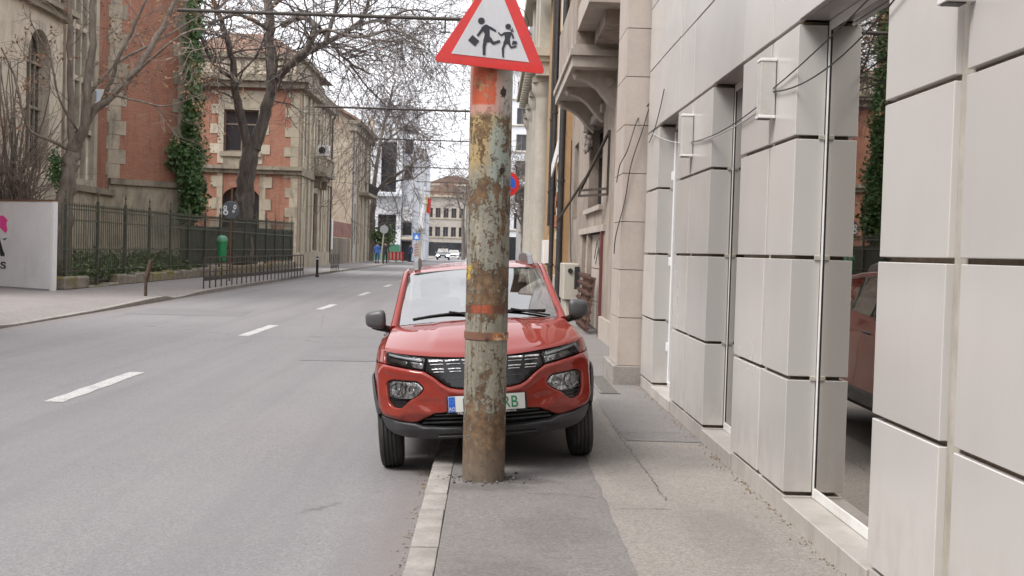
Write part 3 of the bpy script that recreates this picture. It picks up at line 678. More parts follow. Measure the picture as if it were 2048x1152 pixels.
M['screen'] = mk_lens('car_window_glass', (.52, .60, .57), 4.0)
def mk_reflector():
    s = NT('lamp_reflector'); v = s.voro(75, s.scl(None, (1, 1, .55)), 'F1', 'Color'); sp = s.n('ShaderNodeSeparateColor'); s.set(sp.inputs[0], v)
    c = s.ramp(sp.outputs[0], [(.1, (.16, .16, .16)), (.45, (.5, .5, .5)), (.85, (.9, .9, .9))]); s.bump(sp.outputs[1], .9, .02); return s.fin(c, .2, .7)
M['reflector'] = mk_reflector()
CW, CA, CN = .785, .62, 2.6
def gsc(z): return interp([(0, 1), (.72, 1), (.9, .955), (1.08, .90)], z)
def pprof(z): return interp([(.2, .17), (.265, .095), (.34, .05), (.40, .032), (.46, .004), (.56, .004), (.65, .028), (.75, .05), (.84, .075), (.92, .12)], z)
def cfun(x): xx = min(abs(x)/CW, .9995); return CA*(1-(1-xx**CN)**(1/CN))
def Ff(x, z): return cfun(x/gsc(z))+pprof(z)
def Ss(y, z):
    yy = max(.0, y-pprof(z)); g_ = gsc(z)
    b = CW*max(0., 1-(1-yy/CA)**CN)**(1/CN) if yy < CA else CW-.02*sstep(CA+.25, CA+.75, yy)
    rr = (3.74-y)/.42
    if rr < 1: b *= max(.05, 1-(1-max(rr, 0))**2.8)**(1/2.8)
    return b*g_
AXF, AXR, WR, AR = .70, 3.10, .29, .365
car = thing('parked_car', 'red hatchback parked head-on with two wheels up on the kerb, behind the rusty pole', 'car', (.043, 8.315, .0575), rot=(0, -rad(4.75), rad(2.1)))
def fpos(x, z, off=0.):
    e = .003; y = Ff(x, z); fx = (Ff(x+e, z)-Ff(x-e, z))/(2*e); fz = (Ff(x, z+e)-Ff(x, z-e))/(2*e)
    n = Vector((fx, -1, fz)).normalized(); return Vector((x, y, z))+n*off
def sym(h): return h+[(-x, z) for x, z in reversed(h) if x > 1e-6]
def fpiece(name, outer, mat, parent, holes=(), off=0., th=.02, roll=.008, step=.02, relief=None, smooth=50, bstep=.014, posf=None):
    posf = posf or fpos
    o = resample(outer, bstep); hs = [resample(h, bstep) for h in holes]; loops = [o]+hs
    pts, tri = cdt_fill(o, hs, step, (roll*.35, roll) if roll else ())
    def P(p):
        d = off
        if roll:
            q = min(pdist(p, l) for l in loops)
            if q < roll: d -= roll*(1-math.sqrt(max(0, 1-(1-q/roll)**2)))
        if relief: d += relief(*p)
        return posf(p[0], p[1], d)
    mb = MB(); mb.add([P(p) for p in pts], tri)
    for l in loops:
        n = len(l); a = [P(p) for p in l]; b = [posf(p[0], p[1], off-roll-th) for p in l]
        mb.add(a+b, [(i, i+n, (i+1) % n+n, (i+1) % n) for i in range(n)])
    return mb.build(name, mat, parent, smooth=smooth, local=True, merge=True)
# bumper with its two lamp pods cut out
fogR = roundpoly([(.417, .628), (.463, .677), (.647, .689), (.69, .664), (.684, .533), (.659, .498), (.592, .487), (.522, .549), (.451, .59)], .022, 4)
fogL = [(-x, z) for x, z in reversed(fogR)]
bump_half = [(0, .465), (.27, .463), (.36, .452), (.43, .42), (.477, .396), (.52, .391), (.60, .402), (.695, .424), (.742, .437), (.752, .46), (.763, .53), (.766, .62), (.762, .74), (.756, .793), (.69, .787), (.42, .743), (.35, .70), (.285, .648), (.24, .625), (.17, .612), (0, .61)]
ridge = [(0, .585), (.17, .588), (.25, .603), (.31, .64), (.365, .69), (.43, .722), (.70, .762), (.728, .73), (.728, .5), (.70, .455), (.60, .435)]
def brelief(x, z):
    x = abs(x); d = pdist((x, z), ridge, False); r = .016*math.exp(-(d/.022)**2)
    r -= .016*math.exp(-(((x-.40)/.09)**2+((z-.53)/.06)**2))
    dl = segd((x, z), (.40, .45), (.52, .53)); r += .008*math.exp(-(dl/.02)**2)
    return r
bumper = fpiece('bumper', sym(bump_half), M['car'], car, [fogR, fogL], 0, .03, .007, .017, brelief)
for sg in (1, -1):
    mir = (lambda P: P) if sg == 1 else (lambda P: [(-x, z) for x, z in reversed(P)])
    pod = fpiece('lamp_pod', mir(inset_poly(fogR, 1.01)), M['gloss_blk'], car, (), -.022, .01, .0, .03)
    lam = roundpoly([(.425, .629), (.467, .670), (.643, .682), (.682, .660), (.679, .572), (.60, .556), (.515, .556), (.46, .59)], .016, 3)
    refl = fpiece('reflector', mir(inset_poly(lam, .97)), M['reflector'], pod, (), -.014, .005, .004, .012)
    for cx_, cz_, r_ in ((.60, .622, .048), (.497, .618, .032)):
        b = MB(); k = 20; prof = [(1, .0), (.8, -.014), (.5, -.02), (.25, -.021)]
        b.grid([[fpos(sg*cx_+r_*q*math.cos(2*math.pi*i/k)*sg, cz_+r_*q*math.sin(2*math.pi*i/k), -.001+h) for i in range(k+1)] for q, h in prof], flip=True)
        c_ = fpos(sg*cx_, cz_, -.015); b.ball(c_, (.012, .016, .012), 10, 6); b.build('lamp_bowl', M['reflector'], pod, smooth=60, local=True)
    fpiece('lens', mir(lam), M['lens'], pod, (), -.002, .004, .006, .02)
    b = MB()
    for zz in (.540, .517): b.add([fpos(sg*x, z, o) for x, z, o in ((.55, zz+.004, -.008), (.665, zz+.006, -.008), (.665, zz-.004, -.018), (.56, zz-.006, -.018))], [(0, 1, 2, 3) if sg < 0 else (3, 2, 1, 0)])
    b.build('pod_louvre', M['cplastic'], pod, local=True)
    # headlamp above
    hl = [(.402, .829), (.683, .880), (.690, .868), (.688, .797), (.42, .752)]
    head = fpiece('headlight', mir(roundpoly(hl, .008, 3)), M['gloss_blk'], car, (), -.020, .01, .0, .03)
    fpiece('daylight_strip', mir([(.425, .823), (.672, .868), (.672, .853), (.44, .808)]), simple('lamp_strip', (.5, .51, .53), .3, .3), head, (), -.014, .003, .002, .03)
    fpiece('reflector', mir([(.425, .800), (.52, .812), (.50, .776), (.432, .762)]), M['reflector'], head, (), -.016, .003, .002, .012)
    fpiece('reflector', mir([(.535, .812), (.655, .832), (.66, .81), (.545, .786)]), simple('lamp_dark_chrome', (.25, .24, .235), .25, .9, var=.3, scale=30), head, (), -.016, .003, .002, .012)
    fpiece('lens', mir(roundpoly(hl, .008, 3)), M['lens'], head, (), .0, .004, .006, .02)
    fpiece('fender_corner', mir([(.694, .792), (.756, .798), (.748, .868), (.735, .893), (.698, .887)]), M['car'], car, (), 0, .02, .005, .015)
# grille with bright bars
grh = [(0, .616), (.17, .618), (.24, .631), (.283, .654), (.348, .706), (.415, .748), (.397, .829), (.2, .826), (0, .825)]
gril = fpiece('grille', sym(grh), M['gloss_blk'], car, (), -.012, .02, .006, .025)
for sg in (1, -1):
    mir = (lambda P: P) if sg == 1 else (lambda P: [(-x, z) for x, z in reversed(P)])
    for x0, x1 in ((.045, .15), (.165, .266), (.281, .378)):
        for a, b, ins in ((.804, .816, 0), (.785, .790, .006), (.751, .759, .012), (.733, .739, .018)):
            x1_ = x1-ins*1.6; x0_ = x0-ins*.3 if x0 > .1 else x0
            fpiece('grille_bar', mir([(x0_, a), (x1_, a), (x1_+.006, b), (x0_+.004, b)]), M['chrome'], gril, (), .0, .008, .0025, .05, bstep=.03)
    fpiece('grille_mesh_bar', mir([(.04, .690), (.26, .690), (.262, .694), (.04, .694)]), M['cplastic'], gril, (), -.008, .004, .0, .05, bstep=.03)
fpiece('hood_seal', sym([(0, .826), (.2, .827), (.40, .831), (.685, .882), (.69, .888), (.40, .838), (.2, .834), (0, .833)]), M['matt_blk'], car, (), -.012, .01, 0, .03)
# lower intake and skirt
inh = [(0, .345), (.30, .352), (.44, .366), (.485, .386), (.43, .414), (.36, .446), (.27, .458), (0, .461)]
intake = fpiece('lower_intake', sym(inh), M['matt_blk'], car, (), -.055, .02, 0, .03)
for a, b, hw in ((.432, .440, .37), (.405, .414, .43), (.378, .388, .455)):
    fpiece('intake_slat', [(-hw, a), (hw, a), (hw-.01, b), (-hw+.01, b)], M['cplastic'], intake, (), -.012, .03, .003, .03)
skh = [(0, .268), (.36, .268), (.45, .272), (.56, .28), (.64, .30), (.70, .34), (.742, .43), (.695, .420), (.60, .398), (.52, .387), (.49, .383), (.44, .362), (.30, .348), (0, .341)]
def srel(x, z):
    x = abs(x); r = .012*sstep(.36, .42, x)*sstep(.30, .345, z)*(1-sstep(.60, .70, x)); return r
skirt = fpiece('skirt', sym(skh), M['cplastic'], car, (), .004, .03, .008, .018, srel)
fpiece('skirt_slot', [(-.34, .298), (.34, .298), (.33, .309), (-.33, .309)], M['matt_blk'], skirt, (), .006, .004, 0, .04)
fpiece('skirt_lip', [(-.34, .288), (.34, .288), (.34, .295), (-.34, .295)], M['cplastic'], skirt, (), .014, .008, .002, .04)
# number plate
PYl = -.04
plt = MB(); plt.box(-.272, .272, PYl, PYl+.03, .447, .578); plt = plt.build('plate_holder', M['matt_blk'], car, bevel=.005, local=True)
b = MB(); b.box(-.26, .26, PYl-.004, PYl-.001, .468, .574); num = b.build('number_plate', simple('plate_white', (.74, .745, .72), .4, var=.03), plt, bevel=.0012, local=True)
b = MB(); b.box(-.2585, -.214, PYl-.0062, PYl-.0042, .4695, .5725); b.build('country_band', simple('plate_blue', (.02, .12, .55), .4), num, local=True)
def let(body, size, x, z, y, mat, name='lettering', sx=1.):
    me = text_mesh(body, size, .0006); me.materials.append(mat); o = bpy.data.objects.new(name, me); C.objects.link(o); o.parent = num
    o.matrix_basis = Matrix.Translation((x, y, z)) @ Matrix.Rotation(math.pi/2, 4, 'X') @ Matrix.Diagonal((sx, 1, 1, 1)); return o
grn = simple('plate_green', (.0, .25, .105), .45); wht = M['white']
let('RO', .036, -.2555, .477, PYl-.0072, wht, sx=.78)
k = 12; b = MB(); b.grid([[(-.236+r_*math.cos(2*math.pi*i/24), PYl-.0068, .54+r_*math.sin(2*math.pi*i/24)) for i in range(25)] for r_ in (.0155, .0125)]); b.build('star_ring', simple('plate_pale_blue', (.12, .3, .75), .4), num, local=True)
let('B', .112, -.168, .482, PYl-.0056, grn, sx=.85); let('RB', .112, .103, .482, PYl-.0056, grn, sx=.85)
let('ME', .026, -.2, .4515, PYl-.0012, wht, sx=1.1); let('eridian.ro', .024, .085, .452, PYl-.0012, wht, sx=1.2)
# bonnet
def hoodp(u, v):
    a = abs(u); xf = .692*u; zf = .836+.053*a**1.7; yf = Ff(xf, zf)-.004
    xr = .637*u; yr = .955+.10*u*u; zr = 1.028-.024*a**2.2
    t = v; x = lerp(xf, xr, t); y = lerp(yf, yr, t); z = zf+(zr-zf)*(1-(1-t)**1.75)
    ax_ = abs(x); dome = .012*(1-sstep(.33, .385, ax_+.05*t))*sstep(.06, .3, t)*(1-.4*t)
    z += dome+.010*math.sin(math.pi*min(1, t))*(1-a*a)
    if v < .06: z -= .012*(1-v/.06)**2
    return Vector((x, y, z))
NU, NV = 56, 36
vv = [0, .006, .015, .03, .045, .06]+[.06+.94*(i+1)/(NV-6) for i in range(NV-6)]
b = MB(); b.grid([[hoodp(-1+2*i/NU, v) for i in range(NU+1)] for v in vv]); b.build('bonnet', M['car'], car, smooth=50, local=True)
# flanks: loft with round arches, cut into wing, doors and quarter
hood_e = [hoodp(1, v/20) for v in range(21)]
def ztop(y):
    if y <= hood_e[0].y: return hood_e[0].z
    return interp([(p.y, p.z) for p in hood_e]+[(1.5, 1.012), (2.4, 1.03), (3.0, 1.07), (3.6, 1.10)], y)
def xtop(y): return interp([(p.y, p.x) for p in hood_e]+[(1.25, .655), (1.8, .675), (2.8, .67), (3.5, .60)], y)
def zlow(y):
    z = .33
    for c0 in (AXF, AXR):
        d = abs(y-c0)
        if d < AR: z = max(z, WR+math.sqrt(AR*AR-d*d))
    return z
def flank(sg, y0, y1, n, name, ns=14):
    P = []
    for i in range(n+1):
        y = lerp(y0, y1, i/n); zt, zl = ztop(y), zlow(y); col = []
        for j in range(ns+1):
            t = j/ns; z = lerp(zt, zl, t); k = sstep(0, 1, min(1, (zt-z)/.10)); x = lerp(xtop(y), Ss(y, z), k)
            x += .012*math.exp(-((z-.86)/.03)**2)*sstep(1.0, 1.6, y) - .010*math.exp(-((z-.60)/.12)**2)*sstep(1.1, 1.4, y)*(1-sstep(2.6, 2.9, y))
            yy = y
            if y0 < .5: f = (1-i/n)**3; yy = y+(Ff(.766*gsc(z), z)+.004-y0)*f if z < .80 else y
            col.append((sg*x, yy, z))
        P.append(col)
    m_ = MB(); m_.grid(P, flip=sg > 0); return m_.build(name, M['car'], car, smooth=50, local=True)
for sg in (1, -1):
    flank(sg, .405, 1.185, 44, 'front_wing'); d1 = flank(sg, 1.19, 2.10, 20, 'front_door'); d2 = flank(sg, 2.105, 2.80, 22, 'rear_door'); flank(sg, 2.805, 3.70, 44, 'rear_quarter')
    for d, yh in ((d1, 1.93), (d2, 2.66)):
        b = MB(); b.tube([(sg*(Ss(yh, .9)+.0), yh-.09, .885), (sg*(Ss(yh, .9)+.03), yh-.06, .89), (sg*(Ss(yh, .9)+.03), yh+.05, .893), (sg*Ss(yh, .9), yh+.08, .893)], .012, 6); b.build('door_handle', M['mirror_cap'], d, smooth=50, local=True)
    for c0 in (AXF, AXR):
        P = []
        for r_, o_ in ((AR-.012, -.05), (AR-.006, .016), (AR+.03, .020), (AR+.046, .006)):
            row = []
            for i in range(41):
                th = rad((-6+164*i/40) if c0 < 2 else (22+164*i/40)); y = c0+r_*math.cos(th); z = WR+r_*math.sin(th)
                row.append((sg*(Ss(max(y, .32), max(z, .3))+o_), y, z))
            P.append(row)
        b = MB(); b.grid(P, flip=sg < 0); b.build('arch_trim', M['cplastic'], car, smooth=40, local=True)
        b = MB(); b.grid([[(sg*x, c0+(AR-.01)*math.cos(rad(4+158*i/30)), WR+(AR-.01)*math.sin(rad(4+158*i/30))) for i in range(31)] for x in (.50, .76)], flip=True); b.build('wheel_well', M['matt_blk'], car, local=True)
    b = MB(); b.grid([[(sg*(Ss(y, .4)+o), y, z) for y in [1.06+i*.17 for i in range(11)]] for z, o in ((.42, .0), (.40, .016), (.31, .012), (.26, -.06))], flip=sg < 0); b.build('sill_trim', M['cplastic'], car, smooth=40, local=True)
    # wheels
    for c0 in (AXF, AXR):
        W = .082; prof = [(.19, -W+.01), (.255, -W), (.277, -W+.008), (.287, -W+.024)]
        for gx_ in (-.042, -.014, .014, .042): prof += [(.29, gx_-.008), (.290, gx_-.0045), (.282, gx_-.0035), (.282, gx_+.0035), (.290, gx_+.0045)]
        prof += [(.287, W-.024), (.277, W-.008), (.255, W), (.19, W-.01)]
        b = MB(); b.lathe(prof, (sg*.69, c0, WR), 64, 'X'); wh = b.build('wheel', M['tyre'], car, smooth=35, local=True)
        b = MB(); q = sg*.075
        b.lathe([(.0, q*.5), (.06, q*.55), (.08, q*.75), (.15, q*.45), (.178, q*.9), (.195, q*.95)] if sg > 0 else [(.195, q*.95), (.178, q*.9), (.15, q*.45), (.08, q*.75), (.06, q*.55), (0, q*.5)], (sg*.69, c0, WR), 32, 'X'); b.build('rim', M['rim'], wh, smooth=40, local=True)
# glass house
def wsb(u): return Vector((.618*u, .965+.10*u*u, 1.030-.022*abs(u)**2.2))
def wst(u): return Vector((.530*u, 1.60+.06*u*u, 1.402-.028*u*u))
b = MB(); b.grid([[wsb(-1+i/12).lerp(wst(-1+i/12), j/10)+Vector((0, -.018*math.sin(math.pi*j/10), .03*math.sin(math.pi*j/10))) for i in range(25)] for j in range(11)]); b.build('windscreen', M['screen'], car, smooth=80, local=True)
b = MB(); b.grid([[wsb(-1+i/12)+Vector((0, dy, dz)) for i in range(25)] for dy, dz in ((-.035, -.02), (.0, -.004), (.03, .018))]); b.build('scuttle', M['matt_blk'], car, smooth=60, local=True)
def roofp(u, t):
    y = lerp(1.60, 3.36, t)+.06*u*u*(1-t); hw = interp([(1.6, .533), (1.75, .552), (2.6, .558), (3.36, .53)], y)
    zc = interp([(1.6, 1.404), (1.75, 1.432), (2.1, 1.458), (2.6, 1.452), (3.0, 1.43), (3.36, 1.395)], y); a = abs(u)
    return Vector((hw*u, y, zc-.028*a*a-.03*max(0, a-.86)/.14))
b = MB(); b.grid([[roofp(-1+i/14, j/24) for i in range(29)] for j in range(25)]); roof = b.build('roof', M['car'], car, smooth=60, local=True)
for sg in (1, -1):
    b = MB(); b.tube([(sg*.645, 1.03, .985), (sg*.632, 1.10, 1.03), (sg*.588, 1.34, 1.218), (sg*.550, 1.62, 1.378), (sg*.552, 1.80, 1.394), (sg*.558, 2.4, 1.40), (sg*.55, 3.0, 1.38), (sg*.535, 3.36, 1.345)], [.034, .033, .028, .026, .025, .025, .026, .03], 10); b.build('pillar_rail', M['car'], car, smooth=60, local=True)
    b = MB(); b.tube([(sg*.622, 1.055, 1.02), (sg*.578, 1.32, 1.218), (sg*.537, 1.61, 1.387)], .009, 6); b.build('windscreen_trim', M['matt_blk'], car, smooth=60, local=True)
    def sw(y, t): return Vector((sg*lerp(xtop(y)-.004, .552, t), y, lerp(ztop(y)+.002, 1.385, t)))
    b = MB(); b.grid([[Vector((sw(lerp(lerp(1.14, 1.66, t), 2.08, s_/8), t))) for s_ in range(9)] for t in [k_/5 for k_ in range(6)]], flip=sg < 0); b.build('side_window', M['screen'], car, smooth=60, local=True)
    b = MB(); b.grid([[sw(lerp(2.15, lerp(2.98, 2.86, t), s_/8), t) for s_ in range(9)] for t in [k_/5 for k_ in range(6)]], flip=sg < 0); b.build('side_window', M['screen'], car, smooth=60, local=True)
    b = MB(); b.grid([[sw(lerp(2.08, 2.15, s_), t)+Vector((sg*.004, 0, 0)) for s_ in (0, 1)] for t in (0, .5, 1)], flip=sg < 0); b.build('centre_pillar', M['matt_blk'], car, local=True)
    b = MB(); b.grid([[sw(lerp(lerp(2.98, 2.86, t), lerp(3.62, 3.36, t), s_/6), t)*1.0 for s_ in range(7)] for t in [k_/4 for k_ in range(5)]], flip=sg < 0); b.build('rear_pillar', M['car'], car, smooth=60, local=True)
    fin = [(1.72, 1.41), (1.83, 1.486), (1.95, 1.502), (2.4, 1.51), (2.85, 1.50), (3.02, 1.475), (3.14, 1.38)]
    b = MB(); b.prism([(sg*.448, y, z) for y, z in fin], (sg*.042, 0, 0)); b.build('roof_rail', M['rail'], roof, bevel=.006, local=True)
    # door mirror
    b = MB(); cx_ = sg*.795; k1, k2 = 20, 12; P = []
    for j in range(k2+1):
        ph = -math.pi/2+math.pi*j/k2; row = []
        for i in range(k1+1):
            th = 2*math.pi*i/k1; se = lambda q, e: math.copysign(abs(q)**e, q)
            X = se(math.cos(ph), .55)*se(math.cos(th), .6)*.082; Z = se(math.cos(ph), .55)*se(math.sin(th), .62)*.072; Y = se(math.sin(ph), .8)*.062
            Z *= 1-.18*(X*sg/.082); row.append((cx_+X, 1.27+Y+.25*abs(X+.0)*0+.05*(X*sg)/.098*.6, 1.055+Z))
        P.append(row)
    b.grid(P); mirr = b.build('door_mirror', M['mirror_cap'], car, smooth=80, local=True, merge=True)
    b = MB(); b.tube([(sg*.63, 1.30, .965), (sg*.70, 1.285, .972), (sg*.775, 1.275, .995), (sg*.82, 1.275, 1.01)], [.03, .026, .03, .028], 8); b.build('mirror_stalk', M['matt_blk'], mirr, smooth=60, local=True)
# tail
b = MB(); P = []
for j in range(15):
    t = j/14; z = lerp(1.38, .34, t); y0 = interp([(.34, 3.66), (.45, 3.73), (.62, 3.735), (.9, 3.70), (1.08, 3.63), (1.38, 3.36)], z); hw = interp([(.34, .66), (.7, .66), (1.08, .58), (1.38, .53)], z)
    P.append([(hw*u/10, y0-.09*(u/10)**2-.05*abs(u/10)**8, z) for u in range(-10, 11)])
b.grid(P[5:], flip=True); b.build('tailgate', M['car'], car, smooth=60, local=True)
b = MB(); b.grid(P[:6], flip=True); b.build('rear_window', M['screen'], car, smooth=60, local=True)
for sg in (1, -1): b = MB(); b.box(sg*.52, sg*.68, 3.50, 3.62, .78, .92); b.build('tail_lamp', M['signred'], car, bevel=.02, local=True)
# underside, cabin
b = MB(); b.box(-.50, .50, .45, 3.5, .25, .36); b.box(-.62, .62, 1.08, 2.72, .24, .36); b.build('underbody', M['matt_blk'], car, local=True)
b = MB(); b.box(-.49, .49, .22, .93, .34, .74); b.build('engine', M['matt_blk'], car, local=True)  # plain black box added under the bonnet to block light
b = MB(); b.box(-.60, .60, 1.02, 1.30, .6, .985); b.build('dashboard', M['seat'], car, bevel=.04, local=True, seg=2)
b = MB(); b.box(-.64, .64, 1.1, 3.5, .36, .42); b.box(-.52, .52, 2.75, 2.9, .4, 1.02); b.build('cabin_floor', M['seat'], car, local=True)
for sg in (1, -1):
    b = MB(); b.box(sg*.33-.22, sg*.33+.22, 1.55, 2.02, .42, .60); seat = b.build('seat', M['seat'], car, bevel=.05, local=True, seg=2)
    b = MB(); b.obox((sg*.33, 2.08, .86), (.42, .13, .62), Matrix.Rotation(rad(14), 3, 'X').transposed()); b.build('backrest', M['seat'], seat, bevel=.05, local=True, seg=2)
    b = MB(); b.obox((sg*.33, 2.19, 1.24), (.25, .09, .17), Matrix.Rotation(rad(10), 3, 'X').transposed()); b.build('headrest', M['seat'], seat, bevel=.035, local=True, seg=2)
b = MB(); k = 28
b.tube([(-.33*-1+.18*math.cos(2*math.pi*i/k), 1.42-.06*math.sin(2*math.pi*i/k), .93+.17*math.sin(2*math.pi*i/k)) for i in range(k+1)], .014, 6, False); b.build('steering_wheel', M['matt_blk'], car, smooth=60, local=True)
b = MB(); b.box(-.12, .12, 1.60, 1.63, 1.27, 1.335); b.build('rear_view_mirror', M['matt_blk'], car, bevel=.01, local=True)
for x0, x1, y0, y1 in ((-.50, .06, .90, 1.0), (-.02, .52, .905, 1.0)):
    b = MB(); A = wsb(x0/.618)+Vector((0, .035, .035)); B_ = wsb(x1/.618)+Vector((0, .05, .05)); Cm = A.lerp(B_, .5)+Vector((0, -.012, .016))
    b.tube([A, A.lerp(Cm, .5)+Vector((0, 0, .004)), Cm, Cm.lerp(B_, .5), B_], .008, 5); b.tube([B_+Vector((.03, -.05, -.04)), Cm+Vector((0, 0, .012))], .008, 5); b.build('wiper', M['matt_blk'], car, local=True)
# ------------------------------------------------------------------ left side of the street
def mk_brick(name, t, c1, c2, mortar, worn=.3):
    s = NT(name); d = s.n('ShaderNodeVectorMath', operation='DOT_PRODUCT'); s.set(d.inputs[0], s.pos()); d.inputs[1].default_value = t
    z = s.xyz()[2]; br = s.n('ShaderNodeTexBrick'); s.set(br.inputs['Vector'], s.comb(d.outputs['Value'], z, 0.))
    br.inputs['Color1'].default_value = (*c1, 1); br.inputs['Color2'].default_value = (*c2, 1); br.inputs['Mortar'].default_value = (*mortar, 1)
    br.inputs['Scale'].default_value = 1; br.inputs['Brick Width'].default_value = .26; br.inputs['Row Height'].default_value = .075; br.inputs['Mortar Size'].default_value = .008; br.inputs['Bias'].default_value = -.1
    c = s.mix(s.mr(s.noise(.8, 5, .65), .42, .68, 0, worn), br.outputs['Color'], tuple(q*.55 for q in c1))
    c = s.mix(s.mr(s.noise(2.3, 5, .7), .56, .72, 0, .6), c, mortar)
    c = s.mix(s.mr(s.noise(1.0, 5, .7, s.scl(None, (1.4, 1.4, .3))), .5, .68, 0, .55), c, tuple(q*.5 for q in c2))
    c = s.mix(s.mr(s.noise(14, 3, .7), .56, .7, 0, .5), c, tuple(q*1.35 for q in c1))
    s.bump(br.outputs['Fac'], .3, .01); return s.fin(c, .85, spec=.2)
S2 = math.sqrt(.5)
BR1, BR2, MO = (.35, .15, .098), (.285, .112, .075), (.36, .27, .205)
M['brickY'] = mk_brick('red_brick_street_face', (0, 1, 0), BR1, BR2, MO)
M['brickX'] = mk_brick('red_brick_front_face', (1, 0, 0), BR1, BR2, MO)
M['brickC'] = mk_brick('red_brick_canted_face', (S2, S2, 0), (.39, .17, .112), (.32, .132, .088), MO, .3)
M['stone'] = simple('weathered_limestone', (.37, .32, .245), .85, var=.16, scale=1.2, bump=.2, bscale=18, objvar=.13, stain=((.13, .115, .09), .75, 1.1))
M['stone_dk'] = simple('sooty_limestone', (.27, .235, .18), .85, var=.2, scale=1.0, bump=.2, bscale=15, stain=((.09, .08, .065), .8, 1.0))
M['stone_pale'] = simple('pale_limestone', (.46, .405, .32), .85, var=.14, scale=1.5, objvar=.15, bump=.15, bscale=20, stain=((.2, .17, .125), .6, 1.4))
s = NT('mossy_cornice'); c = s.mix(s.mr(s.noise(4, 4, .7), .4, .6), (.30, .22, .05), (.52, .38, .06)); M['moss'] = s.fin(s.mix(s.mr(s.noise(1.5, 4), .62, .7), c, (.25, .22, .17)), .95)
M['tile'] = simple('old_roof_tile', (.20, .12, .085), .85, var=.3, scale=2, stain=((.09, .075, .06), .6))
def fY(X0): return lambda u, v, d: Vector((X0-d, u, v))      # faces the road from the left
def fX(Y0): return lambda u, v, d: Vector((u, Y0+d, v))      # faces the camera
def fR(X0): return lambda u, v, d: Vector((X0+d, -u, v))     # faces the road from the right (u = -Y)
def fC(O, t): n_ = Vector((-t[1], t[0], 0)); return lambda u, v, d: Vector((O[0]+t[0]*u, O[1]+t[1]*u, v))+n_*d
def pbox(mp, u0, u1, v0, v1, d0, d1, mb=None):
    mb = mb or MB(); mb.add([mp(u0, v0, d0), mp(u1, v0, d0), mp(u1, v1, d0), mp(u0, v1, d0), mp(u0, v0, d1), mp(u1, v0, d1), mp(u1, v1, d1), mp(u0, v1, d1)],
        [(0, 1, 2, 3), (7, 6, 5, 4), (1, 5, 6, 2), (4, 0, 3, 7), (3, 2, 6, 7), (4, 5, 1, 0)]); return mb
def part(name, mat, parent, mp, *boxes, bevel=0):
    mb = MB()
    for b_ in boxes: pbox(mp, *b_, mb)
    return mb.build(name, mat, parent, bevel=bevel)
def window(parent, mp, u0, u1, v0, v1, d, frame, nx=2, nz=2, fw=.07, glass='wglass', name='window', poly=None):
    mb = MB(); f0, f1 = d-.02, d+.05
    pbox(mp, u0, u0+fw, v0, v1, f0, f1, mb); pbox(mp, u1-fw, u1, v0, v1, f0, f1, mb); pbox(mp, u0+fw, u1-fw, v0, v0+fw, f0, f1, mb); pbox(mp, u0+fw, u1-fw, v1-fw, v1, f0, f1, mb)
    for i in range(1, nx): u = lerp(u0, u1, i/nx); pbox(mp, u-fw*.4, u+fw*.4, v0+fw, v1-fw, f0+.003, f1, mb)
    for i in range(1, nz): v = lerp(v0, v1, .3 if nz == 2 else i/nz) if nz != 2 else lerp(v0, v1, .66); pbox(mp, u0+fw, u1-fw, v-fw*.4, v+fw*.4, f0+.006, f1, mb)
    o = mb.build(name, M[frame], parent); part('pane', M[glass], o, mp, (u0+fw*.5, u1-fw*.5, v0+fw*.5, v1-fw*.5, d+.015, d+.03)); return o
def quoins(parent, mp, ue, sgn, z0, z1, hh=.56, ws=.34, wl=.62, proud=.03, mat='stone', d1=.02):
    z = z0; k = 0
    while z < z1-.05:
        wd = (wl if k % 2 else ws)*rnd.uniform(.92, 1.08); h2 = min(hh, z1-z); a, b_ = sorted((ue, ue+sgn*wd))
        part('quoin_stone', M[mat], parent, mp, (a, b_, z+.008, z+h2-.008, -proud-rnd.uniform(0, .012), d1)); z += hh; k += 1
WOOD = simple('old_window_wood', (.20, .16, .12), .7, var=.25, scale=5); M['oldwood'] = WOOD
M['darkwood'] = simple('dark_door_wood', (.035, .03, .027), .6, var=.2)

# --- mansion A: Gothic red brick, close to the left edge
XA = -16.5
A = thing('brick_mansion', 'large red brick mansion with stone trim and arched window, behind the fence at far left', 'building', (XA, 46, .28))
mpA = fY(XA)
w1 = arch(42.1, 44.3, 4.0, 7.7, 12)
slab_m = MB(); slab(slab_m, rect(28, 52.9, 3.6, 17), [rect(39, 45.6, 3.7, 9.7), rect(47.5, 50.7, 3.9, 11.6)], mpA, .5); slab_m.build('wall', M['brickY'], A)
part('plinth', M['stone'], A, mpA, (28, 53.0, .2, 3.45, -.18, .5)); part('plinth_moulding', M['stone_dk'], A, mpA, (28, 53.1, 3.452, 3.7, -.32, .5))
# stone porch bay with the arched window
mpP = fY(XA+.55)
mb = MB(); slab(mb, rect(38.2, 45.6, 3.7, 9.5), [w1], mpP, .5); bay = mb.build('stone_bay', M['stone_pale'], A)
part('bay_side', M['stone_pale'], A, mpP, (45.3, 45.6, .2, 3.7, .0, .6), (38.2, 45.3, .2, 3.7, -.05, .6)); part('bay_return', M['stone'], A, mpP, (45.25, 45.598, 3.7, 9.5, .502, .9))
for k in range(13):                                   # voussoirs round the arch
    a0, a1 = math.pi*k/13, math.pi*(k+1)/13; P = [(43.2+r_*math.cos(a), 7.7+r_*math.sin(a)) for r_, a in ((1.12, a0+.01), (1.42, a0+.01), (1.42, a1-.01), (1.12, a1-.01))]
    mb = MB(); mb.prism([mpP(u, v, -.06) for u, v in P], mpP(0, 0, .02)-mpP(0, 0, -.06)); mb.build('voussoir', M['stone_pale'], A)
